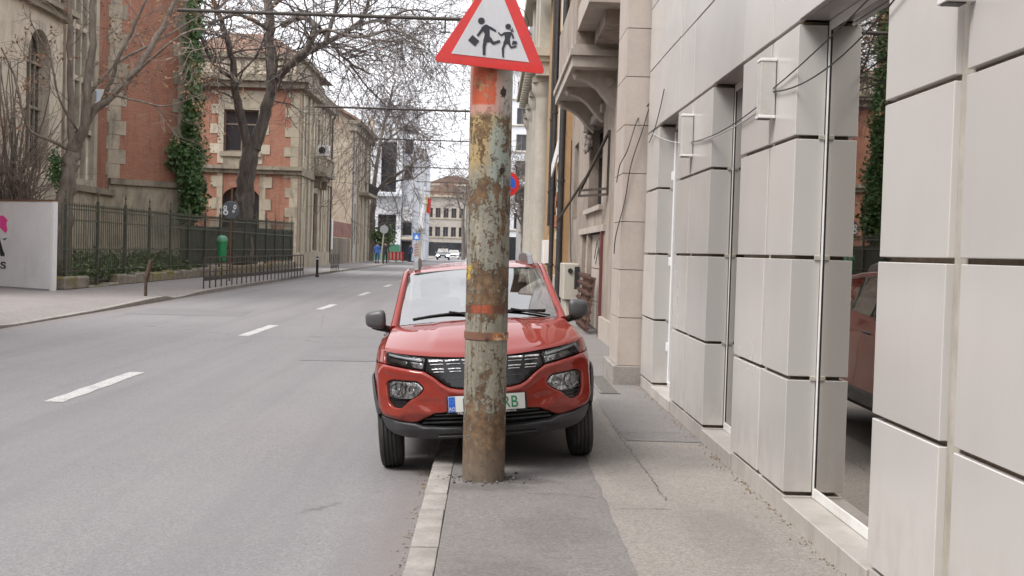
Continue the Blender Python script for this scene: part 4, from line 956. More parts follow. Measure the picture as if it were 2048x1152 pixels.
mb = MB(); pts, tri = cdt_fill(arch(42.1, 44.3, 4.0, 7.7, 12), []); mb.add([mpP(u, v, .4) for u, v in pts], tri); wA = mb.build('arched_window', M['wglass'], A)
part('glazing_bar', M['stone_dk'], wA, mpP, (43.13, 43.27, 4.0, 8.7, .28, .42), (42.1, 44.3, 6.1, 6.2, .30, .42), (42.1, 44.3, 7.66, 7.76, .30, .42), (42.6, 42.68, 4, 8, .33, .42), (43.72, 43.8, 4, 8, .33, .42))
part('bay_cornice', M['stone_dk'], A, mpP, (38.0, 45.9, 9.5, 9.72, -.25, .6), (38.0, 46.1, 9.722, 9.95, -.45, .6))
mb = MB(); mb.prism([mpP(38.0, 9.952, -.46), mpP(38.0, 10.2, .0), mpP(38.0, 9.952, .3)], (0, 8.1, 0)); mb.build('mossy_coping', M['moss'], A)
part('parapet', M['stone'], A, mpP, *[(38.2+i*.42, 38.42+i*.42, 10.2, 11.3, .1, .3) for i in range(18)], (38.1, 45.7, 11.3, 11.5, .05, .35))
quoins(A, mpA, 45.62, 1, 3.75, 16, .6, .12, .3, .05, 'stone')
mb = MB(); mb.tube([mpA(46.6, .3, -.12), mpA(46.6, 16, -.12)], .07, 8); mb.build('drainpipe', M['metal_dk'], A, smooth=60)
# mullioned window
mw = 'stone_pale'
part('window_surround', M[mw], A, mpA, (47.15, 47.55, 3.7, 12, -.12, .3), (50.65, 51.05, 3.7, 12, -.12, .3), (47.55, 50.65, 3.7, 3.95, -.15, .3), (47.55, 50.65, 11.5, 12, -.12, .3))
for i in range(1, 4): part('mullion', M[mw], A, mpA, (47.55+i*.775-.09, 47.55+i*.775+.09, 3.95, 11.5, -.04, .3))
for z_ in (5.9, 7.9, 9.9): part('transom', M[mw], A, mpA, (47.55, 50.65, z_-.1, z_+.1, -.02, .28))
for i in range(4):
    for z0, z1 in ((3.95, 5.8), (6.0, 7.8), (8.0, 9.8), (10.0, 11.5)): part('pane', M['wglass'], A, mpA, (47.6+i*.775, 48.27+i*.775, z0, z1, .18, .2))
quoins(A, mpA, 52.9, -1, 3.75, 16.5, .56, .15, .35, .03, 'stone')
# canted face with quoins
OC = (XA, 52.9); mpC = fC(OC, (S2, S2)); LC = 3.6
mb = MB(); slab(mb, rect(0, LC, .2, 17), [], mpC, .5); mb.build('canted_wall', M['brickC'], A)
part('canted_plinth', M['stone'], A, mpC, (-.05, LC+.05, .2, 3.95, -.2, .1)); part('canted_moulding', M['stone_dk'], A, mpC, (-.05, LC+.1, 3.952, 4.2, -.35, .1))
quoins(A, mpC, 0, 1, 4.22, 16.5, .62, .5, .8, .03); quoins(A, mpC, LC, -1, 4.22, 16.5, .62, .32, .6, .03)
EC = mpC(LC, 0, 0)
mpE = fY(EC.x); part('garden_wall', M['brickY'], A, mpE, (EC.y, 57.4, .2, 17, 0, 1.2)); quoins(A, mpE, EC.y+.01, 1, 4.2, 16.5, .62, .5, .9, .03, 'stone_dk'); part('rear_mass', M['brickX'], A, fX(53.5), (-28, XA-.2, .2, 17, 0, 9))
p0 = atX(200, 196, XA+.3); mb = MB(); mb.box(p0.x-.3, p0.x+.3, p0.y-.02, p0.y+.02, p0.z-.36, p0.z+.36)
nb = mb.build('notice_board', M['white'], label='small white notice with a blue stripe on the brick mansion wall', cat='notice')
mb = MB(); mb.box(p0.x-.25, p0.x-.14, p0.y-.026, p0.y-.021, p0.z-.15, p0.z+.28); mb.build('blue_stripe', simple('notice_blue', (.12, .3, .55), .5), nb)

# --- mansion B: second red brick house with the oriel balcony
XB, YB = -12.35, 78.0
B = thing('corner_house', 'red brick corner house with stone string course and small balcony, behind the large bare tree', 'building', (-15, YB, .12))
mpB = fX(YB); mpS = fY(XB)
wU, wL_ = rect(-17.1, -14.9, 7.35, 10.0), arch(-17.1, -14.75, .2, 4.4, 10, .75)
mb = MB(); slab(mb, rect(-20.5, XB, .1, 11.4), [wU, wL_], mpB, .4); mb.build('front_wall', M['brickX'], B)
quoins(B, mpB, XB, -1, .2, 6.0, .62, .5, .85, .03, 'stone'); quoins(B, mpB, XB, -1, 6.5, 11.2, .62, .5, .85, .03, 'stone')
quoins(B, mpB, -17.1, -1, 6.6, 11.2, .62, .35, .85, .03, 'stone_pale'); quoins(B, mpB, -14.9, 1, 6.6, 11.2, .62, .3, .7, .03, 'stone_pale')
quoins(B, mpB, -17.1, -1, .2, 6.0, .7, .35, .8, .03, 'stone'); quoins(B, mpB, -14.75, 1, .2, 6.0, .7, .35, .8, .03, 'stone')
part('window_head', M['stone'], B, mpB, (-17.3, -14.7, 10.0, 11.2, -.06, .3)); part('window_sill', M['stone'], B, mpB, (-17.3, -14.7, 7.05, 7.35, -.14, .3)); part('apron', M['stone_dk'], B, mpB, (-17.1, -14.9, 6.5, 7.05, -.04, .3))
window(B, mpB, -17.1, -14.9, 7.35, 10.0, .2, 'oldwood', 2, 2, .1); window(B, mpB, -17.1, -14.75, .2, 5.0, .25, 'darkwood', 2, 2, .12, name='doorway')
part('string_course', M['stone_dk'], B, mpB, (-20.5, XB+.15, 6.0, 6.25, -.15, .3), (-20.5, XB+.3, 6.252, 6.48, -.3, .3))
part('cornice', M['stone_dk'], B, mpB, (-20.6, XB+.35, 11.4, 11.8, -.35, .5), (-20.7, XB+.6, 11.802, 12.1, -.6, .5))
part('attic', M['stone'], B, mpB, (-20.5, XB-.1, 12.1, 13.3, .1, 9)); part('attic_cornice', M['stone_dk'], B, mpB, (-20.6, XB+.2, 13.3, 13.6, -.1, 9.2))
for i in range(9): part('attic_panel', M['stone_pale'], B, mpB, (-20.2+i*.87, -19.6+i*.87, 12.3, 13.1, .05, .12))
mb = MB(); z0 = 13.6; mb.add([(-20.6, YB-.1, z0), (XB+.1, YB-.1, z0), (XB+.1, YB+15, z0), (-20.6, YB+15, z0), (-17.5, YB+3, z0+1.7), (-15, YB+3, z0+1.7), (-15, YB+12, z0+1.7), (-17.5, YB+12, z0+1.7)], [(0, 1, 5, 4), (1, 2, 6, 5), (2, 3, 7, 6), (3, 0, 4, 7), (4, 5, 6, 7)]); mb.build('roof', M['tile'], B)
so = [rect(80.2, 81.0, 7.4, 10.2), rect(82.2, 83.0, 1.2, 5.0), rect(84.6, 85.5, 7.2, 10.4), rect(86.3, 87.2, 7.2, 10.4), rect(84.9, 87.0, 1.2, 5.2), rect(90, 91, 7.4, 10.2), rect(90, 91, 1.5, 5.0)]
mb = MB(); slab(mb, rect(YB+.4, 93, .1, 11.4), so, mpS, .4); mb.build('street_wall', M['stone'], B)
for r_ in so: window(B, mpS, r_[0][0], r_[1][0], r_[0][1], r_[2][1], .22, 'oldwood', 2 if r_[1][0]-r_[0][0] > 1 else 1, 2, .08)
for u in (79.0, 81.7, 83.6, 88.2, 89.3, 92.2): part('pilaster', M['stone_pale'], B, mpS, (u, u+.55, .3, 5.9, -.12, .1), (u, u+.55, 6.5, 11.3, -.12, .1))
part('street_string', M['stone_dk'], B, mpS, (YB, 93, 6.0, 6.48, -.2, .1)); part('street_cornice', M['stone_dk'], B, mpS, (YB, 93.4, 11.4, 12.1, -.5, .4)); part('street_plinth', M['stone'], B, mpS, (YB, 93, .1, 1.1, -.16, .1))
part('core', M['stone_dk'], B, mpB, (-20, XB-.45, .1, 13.3, .6, 14.5))
bal = part('balcony', M['stone_dk'], B, mpS, (83.8, 88.4, 6.3, 6.55, -1.05, .1), (84.2, 88.0, 6.05, 6.3, -.7, .1))
part('balustrade', M['stone'], bal, mpS, (83.9, 84.25, 6.55, 7.5, -.95, -.6), (87.95, 88.3, 6.55, 7.5, -.95, -.6), (83.85, 88.35, 7.5, 7.66, -1.0, -.65), (83.85, 84.25, 7.5, 7.66, -.65, .1), *[(84.5+i*.42, 84.7+i*.42, 6.55, 7.5, -.9, -.7) for i in range(8)])
part('balcony_bracket', M['stone_dk'], bal, mpS, (84.3, 84.7, 5.5, 6.05, -.55, .1)); part('balcony_bracket', M['stone_dk'], bal, mpS, (87.4, 87.8, 5.5, 6.05, -.55, .1))
mb = MB(); mb.tube([mpS(92.8, 11.3, -.35), mpS(92.8, 10.9, -.15), mpS(92.8, .3, -.15)], .09, 8); mb.build('drainpipe', M['metal_dk'], B, smooth=60)
ac = thing('air_conditioner', 'white air conditioner unit standing on the corner house balcony', 'air conditioner', mpS(84.05, 7.67, -.8)); part('casing', M['white'], ac, mpS, (83.8, 84.2, 7.68, 8.4, -1.15, -.35), bevel=.02)
mb = MB(); mb.lathe([(.24, -.03), (.24, -.012), (.0, -.01)], mpS(83.78, 8.04, -.68), 16, 'Y'); mb.build('fan', M['metal_dk'], ac)

# --- house C: blank plastered side wall, four tall windows to the street
XC, YC = -12.35, 108.0
Cc = thing('plastered_house', 'old house with a blank patchy side wall, beyond the corner house', 'building', (-14, YC, .12))
s = NT('patchy_plaster'); c = s.ramp(s.noise(.7, 5, .65), [(.3, (.23, .185, .14)), (.5, (.33, .27, .205)), (.7, (.40, .345, .27))])
c = s.mix(s.math('MULTIPLY', s.mr(s.noise(.45, 4, .6, None, .5), .6, .66), .75), c, (.40, .19, .11)); c = s.mix(s.mr(s.noise(1.6, 5, .7, s.scl(None, (1, 1, .4))), .58, .68, 0, .55), c, (.15, .125, .10)); s.bump(s.noise(6, 4), .3, .03)
M['plaster'] = s.fin(c, .9)
mpc, mps = fX(YC), fY(XC)
mb = MB(); slab(mb, [(-19, .1), (XC, .1), (XC, 12.3), (-15.3, 14.3), (-19, 14.6)], [], mpc, .4); mb.build('side_wall', M['plaster'], Cc)
part('core', M['plaster'], Cc, mpc, (-18.5, XC-.42, .1, 12.2, .42, 15.5))
sc = [rect(110+i*3.1, 111.4+i*3.1, z0, z1) for i in range(4) for z0, z1 in ((7.0, 10.9), (1.8, 5.4))]
mb = MB(); slab(mb, rect(YC+.4, 124, .1, 12.3), sc, mps, .4); mb.build('street_wall', M['stone_pale'], Cc)
for r_ in sc: window(Cc, mps, r_[0][0], r_[1][0], r_[0][1], r_[2][1], .2, 'oldwood', 2, 2, .1)
for i in range(5): part('pilaster', M['stone'], Cc, mps, (108.7+i*3.4, 109.3+i*3.4, .2, 11.6, -.12, .1))
part('cornice', M['stone_dk'], Cc, mps, (YC-.2, 124.3, 11.7, 12.3, -.3, .4), (YC-.3, 124.5, 12.302, 12.6, -.65, .4))
mb = MB(); mb.prism([(XC+.7, YC-.2, 12.62), (-15.3, YC-.2, 14.7), (-15.3, YC-.2, 14.4), (XC+.7, YC-.2, 12.4)], (0, 16.8, 0)); mb.build('roof', M['tile'], Cc)
mb = MB(); mb.prism([mps(121.5, 12.6, -.3), mps(123, 12.6, -.3), mps(122.25, 14.6, -.3)], (-.3, 0, 0)); mb.build('dormer', M['stone'], Cc)
part('balcony', M['stone_dk'], Cc, mps, (113, 122, 6.3, 6.55, -1.0, .1)); part('balcony_rail', M['metal_dk'], Cc, mps, (113, 122, 7.4, 7.46, -.98, -.92), *[(113.1+i*.4, 113.14+i*.4, 6.55, 7.4, -.97, -.93) for i in range(22)])
mb = MB(); mb.tube([mps(YC+.25, 12.2, -.12), mps(YC+.25, .3, -.12)], .08, 8); mb.build('drainpipe', M['gunmetal'], Cc, smooth=60)

# --- white building D and the far end of the street
M['dwhite'] = simple('white_render', (.66, .675, .70), .7, var=.06, scale=.3, stain=((.45, .47, .5), .4, .3))
M['dgrey'] = simple('pale_grey_render', (.56, .58, .62), .7, var=.08, scale=.3)
M['green'] = simple('green_plinth_paint', (.05, .17, .11), .6)
D = thing('white_building', 'white and pale blue modern building with dark windows, left of the far street', 'building', (-11, 136, .12))
mpD = fX(136.0); wd = [rect(-12.4, -10.7, 7.7, 13.2), rect(-12.6, -10.6, 2.6, 5.2)]
mb = MB(); slab(mb, rect(-14, -10.05, .1, 15.2), wd, mpD, .4); mb.build('front_wall', M['dwhite'], D)
for r_ in wd: window(D, mpD, r_[0][0], r_[1][0], r_[0][1], r_[2][1], .2, 'metal_dk', 2, 2, .1)
part('balcony', M['dgrey'], D, mpD, (-13.4, -10.1, 7.2, 7.5, -.9, .1)); part('green_base', M['green'], D, mpD, (-13.9, -10.1, .1, 1.9, -.06, .1))
part('upper_block', M['dgrey'], D, mpD, (-14, -9.0, 15.2, 17.4, .5, 12)); part('side_wall', M['dgrey'], D, mpD, (-10.03, -8.75, .1, 13.2, .6, 10)); part('core', M['dgrey'], D, mpD, (-13.8, -10.2, .1, 15, .5, 9))
for z_ in (9.2, 12.0): part('window', M['wglass'], D, mpD, (-9.8, -9.0, z_, z_+1.5, .54, .62))
sb = part('shop_sign', M['white'], None, mpD, (-9.95, -8.85, 4.6, 6.1, .35, .5)); tag(sb, 'upright white sign panel on the far white building beside the dark entrance', 'sign')
part('lettering', M['gunmetal'], sb, mpD, (-9.7, -9.1, 5.6, 5.75, .33, .35), (-9.6, -9.2, 5.4, 5.48, .33, .35))
part('entrance', M['black'], D, mpD, (-9.95, -8.85, .12, 2.3, .53, .62)); part('entrance_canopy', M['stone_pale'], D, mpD, (-10.0, -8.75, 2.5, 2.75, -.2, .6)); part('shop_window', M['wglass'], D, mpD, (-9.9, -8.9, 3.0, 4.4, .5, .62))
D2 = thing('wrapped_building', 'narrow facade wrapped in white scaffold sheeting at the far left of the street', 'building', (-8.9, 150, .12))
mb = MB(); rr = random.Random(2); cols_ = [(-9.75+i*.125, 150+rr.uniform(-.25, .25)) for i in range(14)]
mb.grid([[(x+.12*math.sin(z*1.3+x), y+.15*math.sin(z*.8+x*3), z) for x, y in cols_] for z in [4+i*.8 for i in range(13)]][::-1]); mb.build('sheeting', M['white'], D2, smooth=60)
part('wall', M['dgrey'], D2, fX(150), (-9.75, -8.1, .1, 13, .6, 9)); part('poster_column', M['stone_pale'], D2, fX(149), (-9.3, -8.5, .1, 4.0, 0, .5))
M['far1'] = simple('far_beige_render', (.36, .33, .29), .8, var=.12, scale=.15, stain=((.24, .21, .18), .5, .3)); M['far2'] = simple('far_grey_render', (.33, .32, .31), .8, var=.12, scale=.15)
def far_block(name, label, x0, x1, Y, h, mat, nx, nz, dpt=12, wz=1.7, ww=.9, base=3.4, roof=None):
    t = thing(name, label, 'building', ((x0+x1)/2, Y, .1)); mp = fX(Y); hs_ = []
    dx = (x1-x0)/nx; dz = (h-base-.6)/max(1, nz)
    for i in range(nx):
        for j in range(nz): u = x0+dx*(i+.5); v = base+dz*j+.3; hs_.append(rect(u-ww/2, u+ww/2, v, v+min(wz, dz*.75)))
    mb = MB(); slab(mb, rect(x0, x1, .05, h), hs_, mp, .35); mb.build('wall', M[mat], t)
    for r_ in hs_: window(t, mp, r_[0][0], r_[1][0], r_[0][1], r_[2][1], .2, 'oldwood', 2, 1, .07)
    part('cornice', M['stone'], t, mp, (x0-.2, x1+.2, h, h+.4, -.4, .5)); part('core', M[mat], t, mp, (x0+.02, x1-.02, .05, h-.05, .4, dpt))
    for j in range(nz): part('ledge', M['stone'], t, mp, (x0, x1, base+dz*j+.05, base+dz*j+.2, -.12, .1))
    part('shopfront', M['wglass'], t, mp, (x0+.3, x1-.3, .3, base-.7, -.03, .1))
    if roof: mb = MB(); mb.prism([(x0-.3, Y-.3, h+.4), (x1+.3, Y-.3, h+.4), ((x0+x1)/2+1, Y-.3, h+roof), ((x0+x1)/2-1, Y-.3, h+roof)], (0, dpt, 0)); mb.build('roof', M['tile'], t)
    return t
far_block('far_house', 'beige house closing the far end of the street, left of the rusty pole', -11.5, -4.6, 215, 10.6, 'far1', 5, 2, roof=2.4)
far_block('far_house', 'taller greyish house at the street end, just left of the rusty pole', -4.5, 3.0, 225, 12.6, 'far2', 5, 3)
far_block('far_house', 'low far house with pale roof peeking above the street end', -14, -3, 262, 15.0, 'far1', 6, 3, roof=2.2)

# --- iron fence on its mossy stone wall
M['fence'] = simple('green_black_iron', (.078, .085, .06), .55, .2, var=.3, scale=6, stain=((.10, .075, .05), .5, 3))
s = NT('mossy_wall_stone'); c = s.ramp(s.noise(2.2, 5, .7), [(.3, (.12, .105, .085)), (.5, (.235, .21, .17)), (.7, (.33, .30, .25))]); M['mosswall'] = s.fin(s.mix(s.math('MULTIPLY', s.mr(s.noise(.6, 4, .6), .52, .6), s.mr(s.noise(7, 4), .4, .6)), c, (.20, .17, .03)), .95)
M['sheet'] = simple('green_sheet_metal', (.055, .062, .045), .5, .1, var=.2, scale=1.5, stain=((.09, .075, .055), .5, .8), objvar=.15)
FY0, FY1 = 34.9, 76.5
def fx_(Y): return -12.15-.004*(Y-34)
def fh(Y): return interp([(34, 2.55), (50, 2.62), (77, 2.9)], Y)
fence = thing('iron_fence', 'dark iron railing fence with spear tops on a low stone wall', 'fence', (fx_(50), 50, LPZ))
for k in range(42):
    y = FY0+k; wl_ = interp([(34.9, .5), (36, .48), (37.2, .06), (38.5, .06), (39.5, .45), (77, .55)], y)*rnd.uniform(.92, 1.06)
    if y > FY1: break
    mb = MB(); mb.box(fx_(y)-.2+rnd.uniform(-.03, .03), fx_(y)+.16+rnd.uniform(-.03, .03), y+.01, y+.99, LPZ-.02, LPZ+max(.05, wl_-.12)); mb.build('base_stone', M['mosswall'], fence, bevel=.05)
mb = MB(); mb.box(-.010, .010, -.008, .008, 0, 1); bar_me = mb.mesh('bar', M['fence'])
mb = MB(); mb.add([(0, 0, .16), (.035, 0, .05), (0, .035, .05), (-.035, 0, .05), (0, -.035, .05), (0, 0, 0)], [(0, 1, 2), (0, 2, 3), (0, 3, 4), (0, 4, 1), (5, 2, 1), (5, 3, 2), (5, 4, 3), (5, 1, 4)]); tip_me = mb.mesh('spear_tip', M['fence'])
rest = MB(); y = FY0; n_ = 0
while y < FY1:
    x = fx_(y); z0 = LPZ+.45; z1 = fh(y)-.16+LPZ
    if n_ < 290:
        o = inst('bar', bar_me, fence, Matrix.LocRotScale(Vector((x, y, z0)), None, Vector((1, 1, z1-z0)))); inst('spear_tip', tip_me, fence, Matrix.Translation((x, y, z1-.02)))
    else: rest.box(x-.011, x+.011, y-.011, y+.011, z0, z1+.1)
    n_ += 1; y += .21
if rest.v: rest.build('far_bar', M['fence'], fence, kind='stuff')
for zf, w_ in ((.52, .03), (1.15, .025), (fh(34)-.55, .03), (fh(34)-.24, .03)):
    mb = MB(); P = [(fx_(y), y, (zf if zf < 2 else zf-fh(34)+fh(y))+LPZ) for y in (FY0, 42, 50, 60, 70, FY1)]
    for a, b_ in zip(P, P[1:]): mb.bar(a, b_, w_, .045)
    mb.build('rail', M['fence'], fence)
for k in range(15):
    y = FY0+.3+k*2.9
    if y > FY1: break
    mb = MB(); x = fx_(y); mb.box(x-.04, x+.04, y-.04, y+.04, LPZ, LPZ+fh(y)); mb.lathe([(.045, 0), (.06, .03), (.03, .06), (.015, .2), (.04, .24), (.012, .34), (0, .42)], (x, y, LPZ+fh(y)), 8); mb.build('post', M['fence'], fence)
for k in range(10):                                    # sheet-metal backing on the far stretch
    y0 = 48.6+k*2.83; mb = MB(); x = fx_(y0)-.05; mb.box(x-.012, x, y0+.02, y0+2.8, LPZ+.5, LPZ+fh(y0)-.5); mb.build('backing_sheet', M['sheet'], fence)

# --- white billboard cut off by the left edge
bb = thing('billboard', 'white billboard with pink logo and black letters, cut off by the left edge', 'billboard', (-12.9, 34.2, LPZ))
e1, e0 = atZ(104, 582, LPZ), atZ(-70, 570, LPZ); t_ = Vector((e1.x-e0.x, e1.y-e0.y)).normalized(); mpBB = fC((e0.x, e0.y), (t_.x, t_.y)); LB = math.hypot(e1.x-e0.x, e1.y-e0.y); bh = 2.62
part('panel', simple('billboard_white', (.68, .675, .69), .5, var=.04, scale=1.2, stain=((.48, .47, .47), .4, .8)), bb, mpBB, (0, LB, .16, bh-.03, 0, .12)); part('foot_strip', M['gunmetal'], bb, mpBB, (0, LB-.08, .03, .16, .012, .1)); part('top_cap', M['rust'], bb, mpBB, (-.02, LB+.02, bh-.03, bh+.02, -.02, .14)); part('end_post', M['white'], bb, mpBB, (LB-.1, LB+.012, -.02, bh-.035, -.008, .13))
def pr_(px, py):
    d = ray(px, py); n_ = Vector((-t_.y, t_.x, 0)); k_ = (Vector((e0.x, e0.y, 0))-ORG).dot(n_)/d.dot(n_); q = ORG+d*k_; return (q.x-e0.x)*t_.x+(q.y-e0.y)*t_.y, q.z
pink = simple('logo_pink', (.75, .06, .30), .5)
def bplate(poly, mat, name):
    mb = MB(); mb.prism([mpBB(*pr_(*p), -.006) for p in poly], mpBB(0, 0, 0)-mpBB(0, 0, -.005)); mb.build(name, mat, bb)
bplate([(-30, 425), (-12, 440), (-2, 432), (6, 431), (11, 435), (15, 440), (13, 448), (15, 460), (11, 467), (6, 461), (1, 456), (-8, 458), (-20, 470), (-34, 462)], pink, 'logo_shape')
bplate([(5, 477), (15, 476), (9, 481)], simple('logo_green', (.02, .16, .12), .5), 'logo_leaf')
bplate([(-24, 512), (-15, 512), (-7, 484), (-3, 484), (-9, 504), (9, 512), (9, 505), (7, 505), (0, 478), (-10, 478)][:1]+[(-14, 512), (-11, 503), (0, 503.5), (1, 512), (9.5, 512.5), (9, 504.5), (7, 504), (-1, 474), (-11, 473)], M['black'], 'letter')
for body, sz, px, py, nm in (('S', .27, .5, 536.5, 'letter'), ('E', .27, -14, 536, 'letter')):
    me = text_mesh(body, sz, .002, .02); me.materials.append(M['black']); o = bpy.data.objects.new(nm, me); C.objects.link(o); adopt(o, bb); u, v = pr_(px, py)
    o.matrix_basis = Matrix.Translation(mpBB(u, v, -.008)) @ Matrix.Rotation(math.atan2(t_.y, t_.x), 4, 'Z') @ Matrix.Rotation(math.pi/2, 4, 'X') @ Matrix.Diagonal((2.3, 1, 1, 1))

# --- street furniture on the left pavement
M['guard'] = simple('worn_guard_rail', (.05, .042, .035), .6, .2, var=.3, scale=6, stain=((.12, .08, .05), .5, 4))
def guard(label, A_, B_, n, grp):
    t = thing('guard_rail', label, 'railing', A_, grp); d = B_-A_
    for hz, hg in ((.98, .05), (.30, .13), (.52, .03)): mb = MB(); mb.bar(A_+Vector((0, 0, hz)), B_+Vector((0, 0, hz)), .03, hg); mb.build('rail', M['guard'], t)
    for i in range(n+1):
        p = A_+d*(i/n); mb = MB(); q = .018; mb.box(p.x-q, p.x+q, p.y-q, p.y+q, p.z-.02, p.z+.97); mb.build('upright', M['guard'], t)
gA, gB = atZ(407, 577, LPZ), atZ(606, 551, LPZ)
guard('long low iron guard rail along the left kerb, in front of the green bin', gA, gB, 24, 'guard rails on the left kerb')
guard('short iron guard rail farther down the left kerb, beyond the black bollard', atZ(662, 545, LPZ), atZ(677, 541, LPZ), 4, 'guard rails on the left kerb')
M['stump'] = simple('rotten_post', (.085, .055, .04), .85, var=.4, scale=9, bump=.4, bscale=30); p = atZ(291, 592, LPZ); t = thing('rusty_stump', 'bent rusty post stump leaning by the left kerb', 'post', p)
mb = MB(); mb.tube([p, p+Vector((.0, .0, .35)), p+Vector((.03, 0, .55)), p+Vector((.13, .0, .95))], [.045, .042, .065, .055], 8); mb.build('shaft', M['stump'], t, smooth=50); mb = MB(); mb.tube([p+Vector((.02, 0, .48)), p+Vector((.04, 0, .6))], .07, 8); mb.build('collar', M['stump'], t, smooth=50)
p = atZ(634, 554, LPZ); t = thing('bollard', 'slim black bollard on the left pavement between the two guard rails', 'bollard', p); mb = MB(); mb.lathe([(.09, 0), (.09, .1), (.06, .12), (.06, .78), (.075, .8), (.075, .88), (.04, .95), (0, .97)], p, 12); mb.build('shaft', M['black'], t, smooth=40); mb = MB(); mb.lathe([(.077, .82), (.077, .86)], p, 12); mb.build('band', M['white'], t)
# round sign seen from the back, with a bin on its post
p = atZ(459, 562, LPZ); pxm = FPX/p.y
t = thing('round_sign', 'back of a round road sign on a thin rusty post by the iron fence', 'road sign', p)
mb = MB(); mb.tube([p, p+Vector((.02, 0, 3.6))], .035, 8); mb.build('post', M['rust'], t, smooth=60)
c0 = atY(461, 420, p.y-.08); mb = MB(); mb.lathe([(.0, -.01), (.33, -.01), (.345, 0), (.33, .012), (0, .012)], c0, 28, 'Y'); disc = mb.build('disc', simple('sign_back_grey', (.10, .115, .125), .5, .3, var=.2), t)
for dx, dz, sx, sz in ((-.2, .08, .07, .09), (-.18, -.1, .1, .1), (.17, .12, .06, .09), (.12, -.05, .05, .05)):
    mb = MB(); q = c0+Vector((dx, -.016, dz)); mb.grid([[(q.x+r_*sx*math.cos(2*math.pi*i/14), q.y, q.z+r_*sz*math.sin(2*math.pi*i/14)) for i in range(15)] for r_ in (1, .45)]); mb.build('sticker', M['white'], disc)
p = atZ(443, 556, LPZ); M['bin'] = simple('bin_green', (.03, .26, .09), .45, var=.1, scale=3)
t = thing('litter_bin', 'green litter bin hanging on the rusty sign post by the fence', 'litter bin', p); zb_ = .72
mb = MB(); mb.lathe([(.15, zb_), (.165, zb_+.05), (.2, zb_+.72), (.215, zb_+.73), (.215, zb_+.78)], (p.x, p.y-.02, LPZ), 20); mb.build('bucket', M['bin'], t, smooth=40)
mb = MB(); mb.lathe([(.225, zb_+.79), (.225, zb_+.87), (.2, zb_+.96), (.12, zb_+1.03), (0, zb_+1.05)], (p.x, p.y-.02, LPZ), 20); mb.build('hood', simple('bin_hood_green', (.11, .30, .18), .5), t, smooth=40); mb = MB(); mb.box(p.x-.03, p.x+.38, p.y+.16, p.y+.2, LPZ+1.2, LPZ+1.26); mb.build('bracket', M['metal_dk'], t)
# plank fence between the two houses
pf = thing('plank_fence', 'tall grey plank fence with a rusty panel on top, between corner house and plastered house', 'fence', (-12.4, 100, LPZ)); M['plank'] = simple('grey_planks', (.19, .155, .12), .85, var=.25, scale=3, objvar=.3, stain=((.1, .085, .07), .6))
for k in range(26): y = 94+k*.53; mb = MB(); mb.box(-12.42, -12.38+rnd.uniform(0, .02), y, y+.51, LPZ, LPZ+2.1+rnd.uniform(-.03, .03)); mb.build('plank', M['plank'], pf)
for k in range(4): y = 94+k*3.5; mb = MB(); mb.box(-12.43, -12.36, y+.02, y+3.45, LPZ+2.16, LPZ+3.4); mb.build('rusty_sheet', simple('rusty_sheet', (.22, .10, .075), .8, var=.4, scale=1.2), pf)
mb = MB(); mb.box(-12.3, -12.1, 93.2, 93.9, 1.3, 3.6); tag(mb.build('meter_cabinet', M['white'], bevel=.02), 'tall white cabinet on the wall at the end of the corner house', 'cabinet')
# ------------------------------------------------------------------ right side beyond the white building
def rb(mp, mb, y0, y1, z0, z1, d0, d1): return pbox(mp, -y1, -y0, z0, z1, d0, d1, mb)
def rpart(name, mat, parent, mp, *boxes, bevel=0):
    mb = MB()
    for b_ in boxes: rb(mp, mb, *b_)
    return mb.build(name, mat, parent, bevel=bevel)
M['pier'] = simple('beige_stone_tile', (.43, .37, .325), .5, var=.07, scale=2, objvar=.05, stain=((.3, .25, .21), .4, 1.5))
pier = thing('tiled_pier', 'beige stone-tiled pier standing beside the white panelled building', 'pillar', (1.6, 14.4, PZ))
mb = MB(); mb.box(1.50, 2.6, 13.965, 14.83, .34, 12); mb.build('core', M['joint'], pier)
z = .335
while z < 11:
    mb = MB(); mb.box(1.474, 2.3, 13.935, 13.962, z+.003, z+.543); mb.build('tile', M['pier'], pier, bevel=.002)
    mb = MB(); mb.box(1.472, 1.497, 13.964, 14.84, z+.003, z+.543); mb.build('tile', M['pier'], pier, bevel=.002); z += .548
mb = MB(); mb.box(1.43, 2.2, 13.90, 15.2, PZ-.02, .333); mb.build('step', M['kerb'], pier, bevel=.006)
gp = atZ(1232, 757, PZ); M['grate'] = simple('dull_grate_iron', (.19, .18, .165), .8, .1, var=.2, scale=10); dg_ = thing('drain_grate', 'slotted metal drain grate in the pavement at the foot of the tiled pier', 'drain grate', (1.3, 13.6, PZ))
mb = MB(); mb.box(1.2, 1.22, 12.95, 14.8, PZ, PZ+.016); mb.box(1.40, 1.42, 12.95, 14.8, PZ, PZ+.016); mb.build('rim', M['grate'], dg_)
for k in range(30): mb = MB(); y = 12.98+k*.061; mb.box(1.22, 1.40, y, y+.028, PZ+.005, PZ+.014); mb.build('slat', M['grate'], dg_)
mb = MB(); mb.box(1.22, 1.4, 12.95, 14.8, PZ+.0045, PZ+.0048); mb.build('trough', M['black'], dg_)

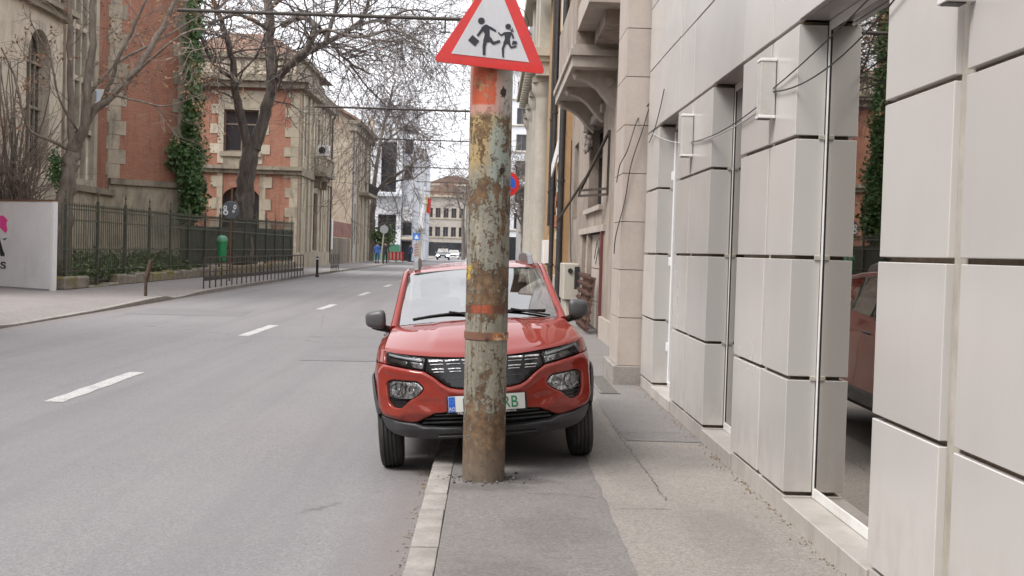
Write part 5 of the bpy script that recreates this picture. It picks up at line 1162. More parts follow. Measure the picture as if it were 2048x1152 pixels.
# --- grey stucco house E
XE = 1.98; mpR = fR(XE)
M['stucco'] = simple('grey_brown_stucco', (.29, .24, .20), .88, var=.2, scale=1.2, bump=.3, bscale=40, stain=((.13, .105, .085), .75, 1.2))
M['stucco_lt'] = simple('pale_stucco', (.39, .34, .295), .85, var=.1, scale=1.5, bump=.2, bscale=35, stain=((.24, .2, .17), .5, 1.3))
E_ = thing('stucco_house', 'grey-brown stucco house with corbelled balconies, right behind the red car', 'building', (XE, 23, PZ))
win = rect(-25.4, -22.3, 2.5, 4.15); dor = rect(-26.6, -21.75, PZ, 2.0); w2 = rect(-30, -28.6, 2.4, 4.2)
mb = MB(); slab(mb, rect(-31.2, -14.86, .05, 13), [win, dor, w2], mpR, .45); mb.build('wall', M['stucco'], E_)
rpart('core', M['stucco'], E_, mpR, (14.87, 31.1, .05, 13, .6, 5))
window(E_, mpR, -25.4, -22.3, 2.5, 4.15, .22, 'darkwood', 3, 2, .08); window(E_, mpR, -30, -28.6, 2.4, 4.2, .22, 'oldwood', 2, 2, .08)
rpart('sill', M['stucco_lt'], E_, mpR, (22.0, 25.8, 2.40, 2.49, -.07, .2)); rpart('window_head', M['stucco_lt'], E_, mpR, (22.0, 25.8, 4.16, 4.30, -.07, .1)); rpart('lintel', M['stucco_lt'], E_, mpR, (21.3, 27.2, 2.0, 2.12, -.05, .1))
rpart('door_frame', simple('red_brown_frame', (.13, .035, .032), .6), E_, mpR, (21.62, 21.76, PZ, 2.0, -.05, .3))
dp = rpart('shutter_door', M['stucco'], E_, mpR, (21.78, 26.58, PZ, 1.99, .10, .2))
for a, b_ in ((21.8, 23.4), (23.43, 25.0), (25.03, 26.56)):
    for z0, z1 in ((.16, .66), (.68, 1.30), (1.32, 1.97)): rpart('door_panel', M['stucco_lt'], dp, mpR, (a, b_, z0, z1, .075, .098))
rpart('mid_post', M['stucco'], E_, mpR, (24.9, 25.15, PZ, 2.0, -.02, .3))
gm = simple('graffiti_ink', (.06, .055, .055), .7)
for pts in ([(24.2, 1.5), (23.7, 1.85), (23.2, 1.55), (22.9, 1.9)], [(23.9, 1.4), (23.4, 1.7), (23.0, 1.35)], [(23.3, 1.9), (23.1, 1.4)], [(22.6, 1.5), (22.4, 1.75), (22.3, 1.45)]):
    mb = MB(); mb.tube([mpR(-y, z, .073) for y, z in pts], .014, 4); mb.build('graffiti', gm, dp)
rpart('pilaster', M['stucco_lt'], E_, mpR, (15.0, 15.5, .3, 12, -.06, .1)); rpart('foot', M['stucco_lt'], E_, mpR, (14.9, 21.6, .1, .5, -.05, .1))
# balcony with scroll consoles
bl = rpart('balcony', M['stucco_lt'], E_, mpR, (19.9, 25.2, 4.62, 4.98, -.75, .1)); rpart('balcony_parapet', M['stucco'], bl, mpR, (19.95, 25.15, 4.98, 6.0, -.7, -.55), (19.95, 20.1, 4.98, 6.0, -.55, .1)); rpart('balcony_edge', M['stucco_lt'], bl, mpR, (19.85, 25.25, 4.80, 4.90, -.79, .1))
for y0 in (20.3, 22.4, 24.5):
    P = [(0, 4.62), (-.66, 4.62), (-.70, 4.56), (-.66, 4.50), (-.58, 4.49), (-.45, 4.44), (-.3, 4.34), (-.2, 4.22), (-.1, 4.1), (0, 4.02)]
    mb = MB(); mb.prism([mpR(-y0, z, d) for d, z in P], (0, .34, 0)); mb.build('console', M['stucco_lt'], bl); mb = MB(); mb.lathe([(.085, -.03), (.085, .45), (.05, .46)], mpR(-y0, 4.44, -.12), 14, 'Y'); mb.build('scroll', M['stucco_lt'], bl, smooth=40); mb = MB(); mb.lathe([(.05, -.02), (.05, .44)], mpR(-y0, 4.55, -.62), 12, 'Y'); mb.build('scroll', M['stucco_lt'], bl, smooth=40)
rpart('bay', M['stucco'], E_, mpR, (17.7, 20.9, 5.55, 13, -.62, .1)); rpart('bay_soffit', M['stucco_lt'], E_, mpR, (17.6, 21.0, 5.2, 5.55, -.68, .1)); rpart('bay_corbel', M['stucco'], E_, mpR, (18.1, 20.5, 4.98, 5.2, -.4, .1))
rpart('eaves', M['stucco_lt'], E_, mpR, (14.86, 31.3, 13, 13.3, -.9, .3)); 
rpart('oriel_body', M['stucco'], E_, mpR, (21.2, 25.0, 6.9, 12.9, -.68, .1))
# carved figure under the balcony
mb = MB(); c = mpR(-25.0, 3.9, -.12); rr = random.Random(4)
for k in range(40): mb.ball((c.x+.12-rr.uniform(0, .13), c.y+rr.uniform(-.28, .28), c.z+.1+rr.uniform(-.3, .3)), (rr.uniform(.03, .07), rr.uniform(.03, .09), rr.uniform(.03, .09)), 7, 5)
mb.build('carving', M['stucco_lt'], E_, smooth=80)
M['dkrust'] = simple('dark_rust', (.10, .055, .042), .85, var=.4, scale=14)
# iron hook racks against the door
for k, (y0, y1, zt) in enumerate(((22.35, 23.5, 1.16), (23.75, 24.85, 1.2))):
    t = thing('iron_grille', ('nearer' if k == 0 else 'farther')+' rusty scrolled iron grille leaning on the stucco house door', 'grille', mpR(-(y0+y1)/2, PZ, -.1), 'rusty grilles by the door')
    mb = MB()
    for i in range(5): y = lerp(y0, y1, i/4); mb.bar(mpR(-y, PZ+.04, -.20), mpR(-y, zt, -.06), .03)
    mb.build('upright', M['dkrust'], t)
    for j in range(7):
        z_ = .22+j*.15; mb = MB(); dd = -.17+.11*(z_/1.2); mb.bar(mpR(-y0, z_, dd), mpR(-y1, z_, dd), .025); mb.build('crossbar', M['dkrust'], t)
        for i in range(6):
            y = lerp(y0+.08, y1-.08, i/5); mb = MB(); mb.tube([mpR(-y, z_, dd), mpR(-y, z_+.02, dd-.07), mpR(-y-.02, z_+.07, dd-.11), mpR(-y-.05, z_+.085, dd-.08)], [.035, .032, .028, .018], 5); mb.build('hook', M['dkrust'], t)
# utility cabinet, boxes, pipes, awning frame
M['cab'] = simple('pale_cabinet', (.44, .41, .35), .55, var=.1, scale=3, stain=((.27, .22, .17), .5, 2))
t = thing('utility_cabinet', 'pale wall cabinet with a round black knob beside the rusty grilles', 'cabinet', mpR(-28, .5, -.2)); rpart('case', M['cab'], t, mpR, (27.3, 28.9, .55, 1.36, -.34, -.001), bevel=.015); rpart('lower_case', M['cab'], t, mpR, (27.4, 28.8, PZ, .53, -.28, -.001), bevel=.015)
mb = MB(); mb.lathe([(.055, -.03), (.055, 0)], mpR(-27.3, 1.2, -.2), 14, 'Y'); mb.build('knob', M['black'], t); rpart('meter', M['black'], t, mpR, (26.9, 27.1, .8, 1.3, -.12, -.02))
t = thing('awning_frame', 'bare iron awning frame bolted to the stucco wall above the door', 'frame', mpR(-21, 2.6, 0))
for a, b_ in (((20.9, 3.7, -.02), (21.9, 2.72, -.42)), ((21.9, 2.72, -.42), (21.0, 2.72, -.02)), ((20.9, 3.7, -.02), (20.95, 2.6, -.02)), ((21.9, 2.62, -.44), (20.95, 2.62, -.02)), ((21.9, 2.62, -.44), (21.9, 2.72, -.42)), ((25.9, 3.2, -.02), (27.8, 2.3, -.5))):
    mb = MB(); mb.bar(mpR(-a[0], a[1], a[2]), mpR(-b_[0], b_[1], b_[2]), .04); mb.build('strut', M['guard'], t)
def wire(name, label, pts, r, cat='cable', grp='cables on the house walls at right', mat='cable'):
    mb = MB(); P = [Vector(p) for p in pts]; Q = []
    for i in range(len(P)-1):
        a, b0, c0_, d0 = P[max(0, i-1)], P[i], P[i+1], P[min(len(P)-1, i+2)]
        for k in range(6):
            t_2 = k/6; Q.append(.5*((2*b0)+(c0_-a)*t_2+(2*a-5*b0+4*c0_-d0)*t_2**2+(3*b0-a-3*c0_+d0)*t_2**3))
    Q.append(P[-1]); mb.tube(Q, r, 6); return mb.build(name, M[mat], smooth=60, label=label, cat=cat, group=grp)
wp = [(1300, 205), (1275, 240), (1255, 300), (1232, 345), (1222, 382), (1218, 420)]
wire('cable', 'black cable drooping across the tiled pier, upper of two', [atX(x, y, 1.455) if i > 1 else atY(x, y, 13.92) for i, (x, y) in enumerate(wp)][:3]+[atY(1240, 330, 13.90), atY(1233, 365, 13.92)], .006)
wire('cable', 'black cable hanging down the tiled pier to the pavement level, lower of two', [atY(1300, 210, 13.92), atY(1285, 260, 13.91), atY(1262, 330, 13.90), atY(1250, 400, 13.92), atY(1232, 470, 13.92), atY(1228, 508, 13.95)], .006)
wire('cable', 'thin looping cable on the stucco wall beside the tiled pier', [mpR(-16.2, 3.0, -.02), mpR(-16.6, 2.3, -.04), mpR(-16.0, 1.9, -.05), mpR(-16.9, 1.6, -.03), mpR(-17.5, 1.75, -.02)], .008)
wire('cable', 'cable running down the stucco wall to the pale cabinet', [mpR(-30.6, 4.4, -.05), mpR(-30.3, 2.6, -.05), mpR(-29.4, 2.0, -.08), mpR(-28.9, 1.6, -.1), mpR(-28.3, 1.4, -.12)], .016)

# --- ochre house F
F_ = thing('ochre_house', 'ochre house with black drainpipes, beyond the stucco house on the right', 'building', (XE, 38, PZ))
M['ochre'] = simple('ochre_render', (.36, .225, .115), .85, var=.14, scale=.8, stain=((.27, .17, .10), .5, .8)); M['ochre_w'] = simple('ochre_house_pale_band', (.55, .53, .50), .8, var=.1, scale=1, stain=((.35, .33, .3), .5, 1))
wf = [rect(-35.6, -34.2, 2.2, 4.6), rect(-39, -37.6, 2.2, 4.6), rect(-43, -41.6, 2.2, 4.6)]+[rect(-35.6, -34.2, 6, 8.5), rect(-39, -37.6, 6, 8.5), rect(-43, -41.6, 6, 8.5)]
mpF = fR(XE); mb = MB(); slab(mb, rect(-46, -31.22, .05, 11), wf, mpF, .4); mb.build('wall', M['ochre'], F_); rpart('core', M['ochre'], F_, mpF, (31.3, 45.9, .05, 11, .5, 5))
for r_ in wf: window(F_, mpF, r_[0][0], r_[1][0], r_[0][1], r_[2][1], .2, 'oldwood', 2, 2, .08)
rpart('pale_band', M['ochre_w'], F_, mpF, (35.9, 37.2, 2.0, 11, -.05, .1)); rpart('plinth', M['stucco_lt'], F_, mpF, (31.3, 45.9, .05, .9, -.1, .1)); rpart('corner_pilaster', M['ochre'], F_, mpF, (31.3, 32.6, .9, 11, -.14, .1)); rpart('cornice', M['ochre_w'], F_, mpF, (31.2, 46, 11, 11.4, -.6, .3))
for y, r_, z0 in ((31.35, .085, .1), (35.5, .07, .2), (37.5, .05, 2.4)):
    mb = MB(); mb.tube([mpF(-y, z0, -.24), mpF(-y, 11, -.24)], r_, 10); pp = mb.build('drainpipe', M['metal_dk'], F_, smooth=60)
    for z_ in (1.2, 3.4, 5.6): mb = MB(); mb.lathe([(r_+.02, 0), (r_+.02, .06)], mpF(-y, z_, -.24), 10); mb.build('pipe_clamp', M['metal_dk'], pp)
rb_ = simple('crumbling_brick', (.36, .15, .09), .9, var=.4, scale=6)
for k in range(10): rr2 = rnd.uniform; y = 36.4+rr2(-.9, .9); z_ = 2.6+rr2(-.4, .6); rpart('bare_brick', rb_, F_, mpF, (y, y+.5, z_, z_+.18, -.1-rr2(0, .06), .02))
for k, (y, z_, w_, h_, mt, lb) in enumerate(((33.1, 1.35, .5, .75, 'white', 'upper white meter box on the ochre wall between the drainpipes'), (33.0, .35, .5, .8, 'white', 'lower white meter box on the ochre wall between the drainpipes'), (33.2, 3.4, .9, .7, 'cab', 'pale junction box high on the ochre wall'), (38.5, 3.0, 1.2, 1.0, 'ochre', 'small ochre box on the wall beside the pale band'), (41.5, 1.2, 1.4, .8, 'white', 'white and black box low on the far end of the ochre house'))):
    t = thing('meter_box', lb, 'box', mpF(-y, z_, -.1), 'boxes on the ochre house'); rpart('case', M[mt], t, mpF, (y, y+w_, z_, z_+h_, -.2, -.001), bevel=.01); rpart('door', M[mt], t, mpF, (y+.03, y+w_-.03, z_+.03, z_+h_-.03, -.21, -.2))
t = thing('fascia_sign', 'white sign board tilted above the drainpipes on the ochre house', 'sign', mpF(-33.6, 4.2, -.2)); mb = MB(); mb.prism([mpF(-32.0, 4.55, -.32), mpF(-35.2, 4.1, -.32), mpF(-35.2, 3.75, -.32), mpF(-32.0, 4.15, -.32)], (.04, 0, 0)); mb.build('board', M['white'], t); mb = MB(); mb.bar(mpF(-32.6, 4.3, -.28), mpF(-32.6, 4.3, 0), .05); mb.build('arm', M['metal_dk'], t)

# --- cream classical house G, with engaged columns, and what lies behind
M['cream'] = simple('cream_stucco', (.43, .40, .345), .8, var=.1, scale=.8, stain=((.3, .28, .24), .5, .8)); M['cream_dk'] = simple('deep_cream_stucco', (.42, .385, .315), .8, var=.15, scale=1)  # cream_dk: slightly deeper cream for cornices and the balcony block
G_ = thing('cream_house', 'tall cream classical house with columns and heavy cornice, right of the triangular sign', 'building', (XE, 54, PZ)); mpG = fR(2.05)
wg = [rect(-y-1.3, -y, z0, z1) for y in (48, 52.4, 56.8) for z0, z1 in ((1.0, 4.0), (5.2, 7.8), (9.8, 12.0))]
mb = MB(); slab(mb, rect(-60, -46.02, .05, 14.5), wg, mpG, .4); mb.build('wall', M['cream'], G_); rpart('core', M['cream'], G_, mpG, (46.1, 59.9, .05, 14.4, .5, 6))
for r_ in wg: window(G_, mpG, r_[0][0], r_[1][0], r_[0][1], r_[2][1], .2, 'oldwood', 2, 2, .08)
for y in (46.9, 51.2, 55.6, 59.4):
    mb = MB(); mb.lathe([(.46, .1), (.46, .5), (.38, .6), (.36, 1), (.32, 7.4), (.36, 7.5), (.48, 7.7), (.5, 8.0)], mpG(-y, 0, -.18), 16); mb.box(1.4, 2.2, y-.45, y+.45, 8.0, 8.2); mb.build('column', M['cream'], G_, smooth=40)
rpart('entablature', M['cream'], G_, mpG, (46, 60.2, 8.2, 8.7, -.55, .1)); rpart('cornice', M['cream_dk'], G_, mpG, (45.9, 60.4, 8.7, 8.9, -.75, .1), (45.8, 60.5, 8.902, 9.2, -1.0, .1)); [rpart('modillion', M['cream_dk'], G_, mpG, (46.2+i*.8, 46.55+i*.8, 8.5, 8.698, -.9, -.552)) for i in range(17)]
rpart('upper_cornice', M['cream_dk'], G_, mpG, (45.9, 60.4, 12.6, 13.1, -.8, .1)); rpart('attic', M['cream'], G_, mpG, (46.1, 60, 13.1, 14.6, -.25, .1))
for y in (46.3, 50.0, 54.5): rpart('attic_pier', M['cream'], G_, mpG, (y, y+1.4, 9.2, 12.6, -.45, .1)); rpart('roof_urn_block', M['cream'], G_, mpG, (y+.15, y+1.25, 14.6, 15.4, -.3, .3))
G2 = thing('balcony_block', 'apartment block with stacked balconies and a grey domed roof, far down the right side', 'building', (2.7, 75, PZ)); mpH = fR(2.75)
wg = [rect(-y-1.6, -y, z0, z0+1.7) for y in (63, 68, 73, 78, 83) for z0 in (1.0, 4.3, 7.3, 10.3)]
mb = MB(); slab(mb, rect(-90, -60.6, .05, 13.4), wg, mpH, .4); mb.build('wall', M['cream_dk'], G2); rpart('core', M['cream_dk'], G2, mpH, (60.7, 89.9, .05, 13.3, .5, 6))
for r_ in wg: window(G2, mpH, r_[0][0], r_[1][0], r_[0][1], r_[2][1], .2, 'metal_dk', 2, 1, .08)
for z_ in (3.4, 5.6, 7.4, 9.4): rpart('balcony', M['cream'], G2, mpH, (61, 80, z_, z_+1.0, -.55, .05))
for z_ in (4.5, 6.7, 8.5): rpart('awning', M['stucco'], G2, mpH, (61.2, 70, z_, z_+.3, -.5, .05))
rpart('shop_window', M['wglass'], G2, mpH, (61.5, 66, 1.0, 3.2, -.12, .0)); rpart('shop_frame', M['gunmetal'], G2, mpH, (61.3, 66.2, 3.21, 3.4, -.35, .0), (61.3, 61.5, .1, 3.2, -.16, .0))
mb = MB(); dc = Vector((2.75, 66, 12.9)); mb.lathe([(1.05, 0), (1.1, .25), (1.0, .9), (.75, 1.45), (.35, 1.75), (0, 1.85)], dc, 16); mb.build('dome', simple('slate_dome', (.22, .23, .26), .6, var=.15), G2, smooth=50)
far_block('white_block', 'white apartment block with rows of windows, far away between sign and cream house', .5, 12, 152, 24, 'dwhite', 6, 6, 12, 2.0, 1.3, 4)
far_block('far_house', 'brownish house low at the street end, right of the rusty pole', 2.6, 11, 118, 6.5, 'far2', 4, 1)

# --- no-parking sign and the trolley poles with their arms
t = thing('no_parking_sign', 'round blue and red no-parking sign peeking out behind the rusty pole', 'road sign', (.4, 29.4, PZ)); c0 = atY(1013, 368, 29.4)
mb = MB(); mb.lathe([(.0, -.012), (.31, -.012), (.315, 0), (0, .005)], c0, 32, 'Y'); mb.build('ring', M['signred'], t)
mb = MB(); mb.lathe([(.0, -.016), (.215, -.016), (.215, -.0125)], c0, 32, 'Y'); mb.build('blue_field', simple('sign_blue', (.02, .1, .5), .4), t); mb = MB(); mb.obox(c0+Vector((0, -.018, 0)), (.44, .003, .065), Matrix.Rotation(rad(45), 3, 'Y')); mb.build('slash', M['signred'], t)
mb = MB(); mb.tube([(c0.x-.01, 29.44, PZ), (c0.x, 29.44, c0.z+.3)], .03, 8); mb.build('post', M['gunmetal'], t, smooth=60)
ords = ['nearest', 'second', 'third', 'fourth', 'fifth', 'sixth']
for k, (Y, xl, yl_) in enumerate(((28, 355, 20), (48, 630, 213), (61, 740, 277), (82, 806, 334), (95, 832, 363), (114, 850, 383))):
    a = atY(xl, yl_, Y); t = thing('trolley_arm', ords[k]+' of the cable brackets reaching over the road from behind the rusty pole', 'bracket', (-.12, Y, PZ), 'bracket arms over the road')
    mb = MB(); mb.tube([(-.12, Y, PZ), (-.12, Y, a.z+.9)], [.11, .08], 12); mb.build('post', M['rust'], t, smooth=60)
    mb = MB(); mb.tube([a, (-.12, Y, a.z)], .042 if k < 2 else .03, 8); mb.build('arm', M['guard'], t, smooth=60)
    for f in (.12, .42, .58, .85):
        p = Vector((lerp(a.x, -.12, f), Y, a.z)); mb = MB(); mb.bar(p+Vector((0, 0, .08)), p+Vector((0, 0, -.34)), .035); mb.bar(p+Vector((-.12, 0, -.3)), p+Vector((.12, 0, -.3)), .03); mb.build('hanger', M['metal_dk'], t)
    mb = MB(); mb.tube([(-.12, Y, a.z+.85), (lerp(a.x, -.12, .35), Y, a.z+.02)], .008, 5); mb.build('stay', M['metal_dk'], t)

# ------------------------------------------------------------------ unseen street behind the camera, added to darken reflections and cut facade light
for nm, lb, X0, y0, y1, h in (('unseen_street_house', 'unseen beige house across the road, added to darken reflections and shade the facade', -13.2, -42, 17, 10.5),):
    t = thing(nm, lb, 'building', (X0, -10, LPZ)); mp = fY(X0); hs_ = [rect(u, u+1.4, z0, z0+2.2) for u in [y0+2+i*4.2 for i in range(14)] for z0 in (1.4, 5.6)]
    mb = MB(); slab(mb, rect(y0, y1, .05, h), hs_, mp, .4); mb.build('wall', M['stucco_lt'], t); part('core', M['stucco'], t, mp, (y0, y1, .05, h-.1, .5, 8)); part('cornice', M['stone'], t, mp, (y0-.2, y1+.2, h, h+.5, -.5, 1))
    for r_ in hs_: window(t, mp, r_[0][0], r_[1][0], r_[0][1], r_[2][1], .2, 'oldwood', 2, 2, .08)
t = thing('panelled_wing', 'plain rear wing of the white building behind the viewpoint', 'building', (FX, -12, PZ)); mpW = fR(FX); hs_ = [rect(u, u+1.5, .4, 2.95) for u in (2, 5, 8, 11, 14, 17, 20)]
mb = MB(); slab(mb, rect(-1.15, 30, .05, 8.6), hs_, mpW, .3); mb.build('wall', M['panel'], t); rpart('core', M['plinth'], t, mpW, (-30, 1.1, .05, 8.5, .35, 6))
for r_ in hs_: window(t, mpW, r_[0][0], r_[1][0], r_[0][1], r_[2][1], .15, 'alu', 1, 1, .05, 'glass')
t = thing('unseen_closing_house', 'unseen house behind the viewpoint, added to darken reflections', 'building', (-6, -60, 0)); mp = lambda u, v, d: Vector((-u, -60-d, v)); hs_ = [rect(u, u+1.4, z0, z0+2.2) for u in (-3, 1, 5, 9, 13) for z0 in (1.4, 5.6, 9.4)]
mb = MB(); slab(mb, rect(-6, 18, -.05, 13), hs_, mp, .4); mb.build('wall', M['far1'], t); part('core', M['far1'], t, mp, (-6, 18, -.05, 12.9, .5, 8))
for r_ in hs_: window(t, mp, r_[0][0], r_[1][0], r_[0][1], r_[2][1], .2, 'oldwood', 2, 2, .08)
# ------------------------------------------------------------------ bare trees, ivy, shrubs
s = NT('bark'); v = s.scl(None, (1, 1, .25)); M['bark'] = s.fin(s.ramp(s.noise(7, 5, .7, v), [(.3, (.10, .082, .066)), (.5, (.175, .148, .12)), (.7, (.26, .225, .19))]), .9); s.bump(s.noise(14, 4, .7, v), .6, .03)
s = NT('dark_bark'); v = s.scl(None, (1, 1, .25)); M['bark_dk'] = s.fin(s.ramp(s.noise(5, 5, .7, v), [(.3, (.07, .059, .05)), (.5, (.135, .114, .097)), (.7, (.205, .175, .15))]), .9); s.bump(s.noise(9, 4, .7, v), .6, .04)
M['twig'] = simple('twig_bark', (.14, .115, .105), .9, var=.3, scale=2); M['twig_lt'] = simple('pale_twig_bark', (.22, .175, .145), .9, var=.3, scale=2)
M['dryleaf'] = simple('dry_leaves', (.26, .15, .085), .85, var=.5, scale=9)
def mk_leaf(name, a, b_):
    s = NT(name); s.b.inputs['Subsurface Weight'].default_value = 0; return s.fin(s.mix(s.noise(7, 3, .6), a, b_), .45, spec=.4)
M['ivy'] = mk_leaf('ivy_leaf', (.018, .05, .014), (.105, .19, .06)); M['hedge'] = mk_leaf('evergreen_leaf', (.035, .065, .022), (.13, .18, .07))
def catmull(P, k=4):
    P = [Vector(p) for p in P]; Q = []
    for i in range(len(P)-1):
        a, b0, c0, d0 = P[max(0, i-1)], P[i], P[i+1], P[min(len(P)-1, i+2)]
        for j in range(k): t = j/k; Q.append(.5*((2*b0)+(c0-a)*t+(2*a-5*b0+4*c0-d0)*t*t+(3*b0-a-3*c0+d0)*t**3))
    return Q+[P[-1]]
def rv(R): return Vector((R.gauss(0, 1), R.gauss(0, 1), R.gauss(0, 1)))
def grow(mb, p, d, L_, r, depth, R, kids, lift, rmin, ends):
    n = 5 if depth else 4; pts = [p]; ds = []
    for i in range(n): d = (d+rv(R)*.17+Vector((0, 0, lift))).normalized(); p = p+d*(L_/n); pts.append(p); ds.append(d)
    mb.tube(pts, [max(rmin, lerp(r, r*.35, i/n)) for i in range(n+1)], 5 if r > .05 else 3, False)
    if depth == 0: ends.append(p); return
    for k in range(kids[depth-1]):
        i = R.randint(1, n-1); q = rv(R); q = (q-ds[i]*q.dot(ds[i])); cd = (ds[i]*.75+q.normalized()*R.uniform(.5, 1.0)).normalized()
        grow(mb, pts[i].lerp(pts[i+1], R.random()), cd, L_*R.uniform(.42, .68), max(rmin, r*.5), depth-1, R, kids, lift, rmin, ends)
def tree(name, label, limbs, seed, nper, L_, kids, lift=.02, rmin=.008, bark='bark', twig='twig', leaves=0, grp=None, bias=None, tries=()):
    R = random.Random(seed); base = Vector(limbs[0][0][0]); t = thing(name, label, 'tree', base, grp); tr = MB(); cr = MB(); ends = []
    for li, (P, r0, r1) in enumerate(limbs):
        Q = catmull(P, 5); n = len(Q); Q = [q+(rv(R)*r0*.12 if 0 < i < n-1 else Vector()) for i, q in enumerate(Q)]
        tr.tube(Q, [lerp(r0, r1, (i/(n-1))**.8)*R.uniform(.93, 1.07) for i in range(n)], 10 if r0 > .1 else 6)
        cnt = nper if li else (tries[0] if tries else 0)
        for k in range(cnt):
            f = R.uniform(.25, 1)**.8; i = min(n-2, int(f*(n-1))); dd = (Q[i+1]-Q[i]).normalized(); q = rv(R); q = q-dd*q.dot(dd)
            cd = (dd*.6+q.normalized()+(bias or Vector((0, 0, .15)))).normalized(); rr = lerp(r0, r1, f)
            grow(cr, Q[i], cd, L_*R.uniform(.6, 1.15), max(rmin, min(rr*.45, L_*.012)), len(kids), R, kids, lift, rmin, ends)
    tr.build('trunk', M[bark], t, smooth=60); cr.build('crown', M[twig], t)
    if leaves:
        lf = MB()
        for k in range(leaves):
            c0 = R.choice(ends)
            for j in range(7):
                c = c0+rv(R)*.10; a, b_ = rv(R).normalized()*.055, rv(R).normalized()*.04; lf.add([c-a, c+b_, c+a, c-b_], [(0, 1, 2, 3)])
        lf.build('dry_leaf_cluster', M['dryleaf'], t, kind='stuff')
    return t
def PP(Y, *pp): return [atY(x, y, Y+(q[0] if q else 0)) for x, y, *q in pp]
T1 = 37.0
tree('young_tree', 'multi-stemmed bare tree in front of the brick mansion, beside the white billboard', [
    (PP(T1, (122, 585), (125, 480), (131, 390), (140, 330), (150, 290)), .30, .22), (PP(T1, (146, 298), (185, 225), (228, 188), (275, 135, .5), (310, 82, 1), (345, 15, 1.2), (368, -50, 1.5)), .15, .06),
    (PP(T1, (150, 292), (168, 250, -.3), (178, 160, -.4), (184, 90, -.5), (186, 0, -.5), (190, -90, -.5)), .17, .08), (PP(T1, (144, 298), (142, 230, .4), (140, 120, .6), (138, 0, .8), (140, -90, 1)), .12, .06),
    (PP(T1, (205, 205), (222, 160, -.4), (240, 110, -.7), (268, 50, -1), (305, -30, -1.2)), .10, .04), (PP(T1, (140, 300), (100, 280, -.5), (62, 262, -.8), (42, 210, -1), (28, 150, -1), (2, 95, -1.2)), .07, .025),
    (PP(T1, (178, 190), (232, 128, .5), (300, 90, 1), (352, 60, 1.2), (420, 20, 1.6)), .06, .02), (PP(T1, (255, 160), (330, 95, -1), (385, 60, -1.4), (450, 66, -1.8)), .05, .015), (PP(T1, (225, 190), (290, 205, -.6), (335, 212, -1), (400, 190, -1.3)), .04, .012), (PP(T1, (160, 270), (120, 200, -.8), (100, 120, -1), (60, 40, -1.2)), .05, .018),
    ], 21, 7, 1.5, (3, 3), .01, .007, 'bark', 'twig_lt', 170)
T2 = 63.0
tree('large_tree', 'large dark bare tree with spreading boughs in front of the corner house', [
    (PP(T2, (486, 560), (488, 450), (490, 390), (496, 330), (503, 285)), .52, .42), (PP(T2, (508, 300), (526, 240), (542, 180), (543, 100, .5), (535, 0, .8), (530, -90, 1)), .36, .2), (PP(T2, (498, 300), (482, 235, -.5), (470, 180, -1), (466, 120, -1.2), (440, 40, -1.5), (400, -60, -2)), .27, .1),
    (PP(T2, (545, 165), (582, 128, -.8), (612, 98, -1.2), (628, 70, -1.4), (626, 48, -1.4), (600, 34, -1), (575, 45, 0)), .22, .08), (PP(T2, (585, 125), (640, 92, .5), (690, 66, 1), (722, 40, 1.4), (738, 0, 1.6), (745, -60, 2)), .18, .07), (PP(T2, (565, 50), (590, 38, .6), (620, 40, 1), (648, 66, 1.6), (680, 108, 2), (706, 130, 2.3), (740, 148, 2.6)), .16, .05),
    (PP(T2, (650, 85), (668, 30, .5), (678, -20, .8), (700, -80, 1)), .13, .06), (PP(T2, (625, 70), (655, 60, -2), (720, 75, -3), (790, 60, -4), (850, 90, -4.5)), .11, .03), (PP(T2, (540, 60), (480, 30, -1), (420, 45, -2), (380, 30, -3)), .12, .04), (PP(T2, (700, 60), (760, 40, 2), (815, 70, 2.4), (860, 130, 3)), .09, .02), (PP(T2, (536, 20), (600, -30), (680, -60), (760, -50)), .14, .05), (PP(T2, (470, 160), (430, 130, -1), (405, 80, -2), (390, 20, -2)), .12, .04),
    (PP(T2, (700, 128), (735, 175, 1.6), (775, 215, 2), (800, 260, 2)), .06, .015), (PP(T2, (760, 45), (820, 20, 1), (868, 30, 1), (890, 70, 1)), .07, .015), (PP(T2, (640, 95), (690, 130, -1), (730, 185, -2), (755, 230, -2)), .06, .012),
    ], 33, 19, 4.3, (4, 4), -.035, .0105, 'bark_dk', 'twig', 60, None, Vector((.12, 0, .1)))
T3 = 126.0
tree('street_tree', 'bare tree leaning over the pavement beyond the plastered house', [(PP(T3, (742, 535), (744, 470), (744, 420), (747, 388)), .4, .32), (PP(T3, (747, 392), (770, 365, -2), (800, 345, -3), (822, 330, -4), (845, 310, -5)), .24, .06), (PP(T3, (746, 400), (752, 340), (762, 280, 2), (775, 220, 3), (790, 160, 3)), .25, .08), (PP(T3, (765, 372), (800, 360, -4), (830, 355, -5), (860, 330, -6)), .14, .04), (PP(T3, (762, 290), (800, 260), (840, 230), (870, 220)), .12, .03), (PP(T3, (772, 365), (790, 400, -3), (796, 430, -3)), .08, .02), (PP(T3, (752, 340), (735, 300), (722, 240)), .12, .03)], 5, 15, 4.2, (4, 4), 0, .016, 'bark_dk', 'twig', 0)
tree('street_tree', 'hazy brown bare tree low between the rusty pole and the cream house', [(PP(104, (1046, 540), (1047, 480), (1046, 430)), .25, .2), (PP(104, (1046, 435), (1040, 400), (1036, 360), (1030, 330)), .16, .04), (PP(104, (1047, 430), (1056, 395), (1060, 350)), .14, .04), (PP(104, (1046, 460), (1034, 430), (1024, 400)), .1, .03), (PP(104, (1047, 470), (1060, 440), (1066, 410)), .1, .03)], 8, 22, 2.6, (5, 4), 0, .014, 'bark_dk', 'twig', 0)
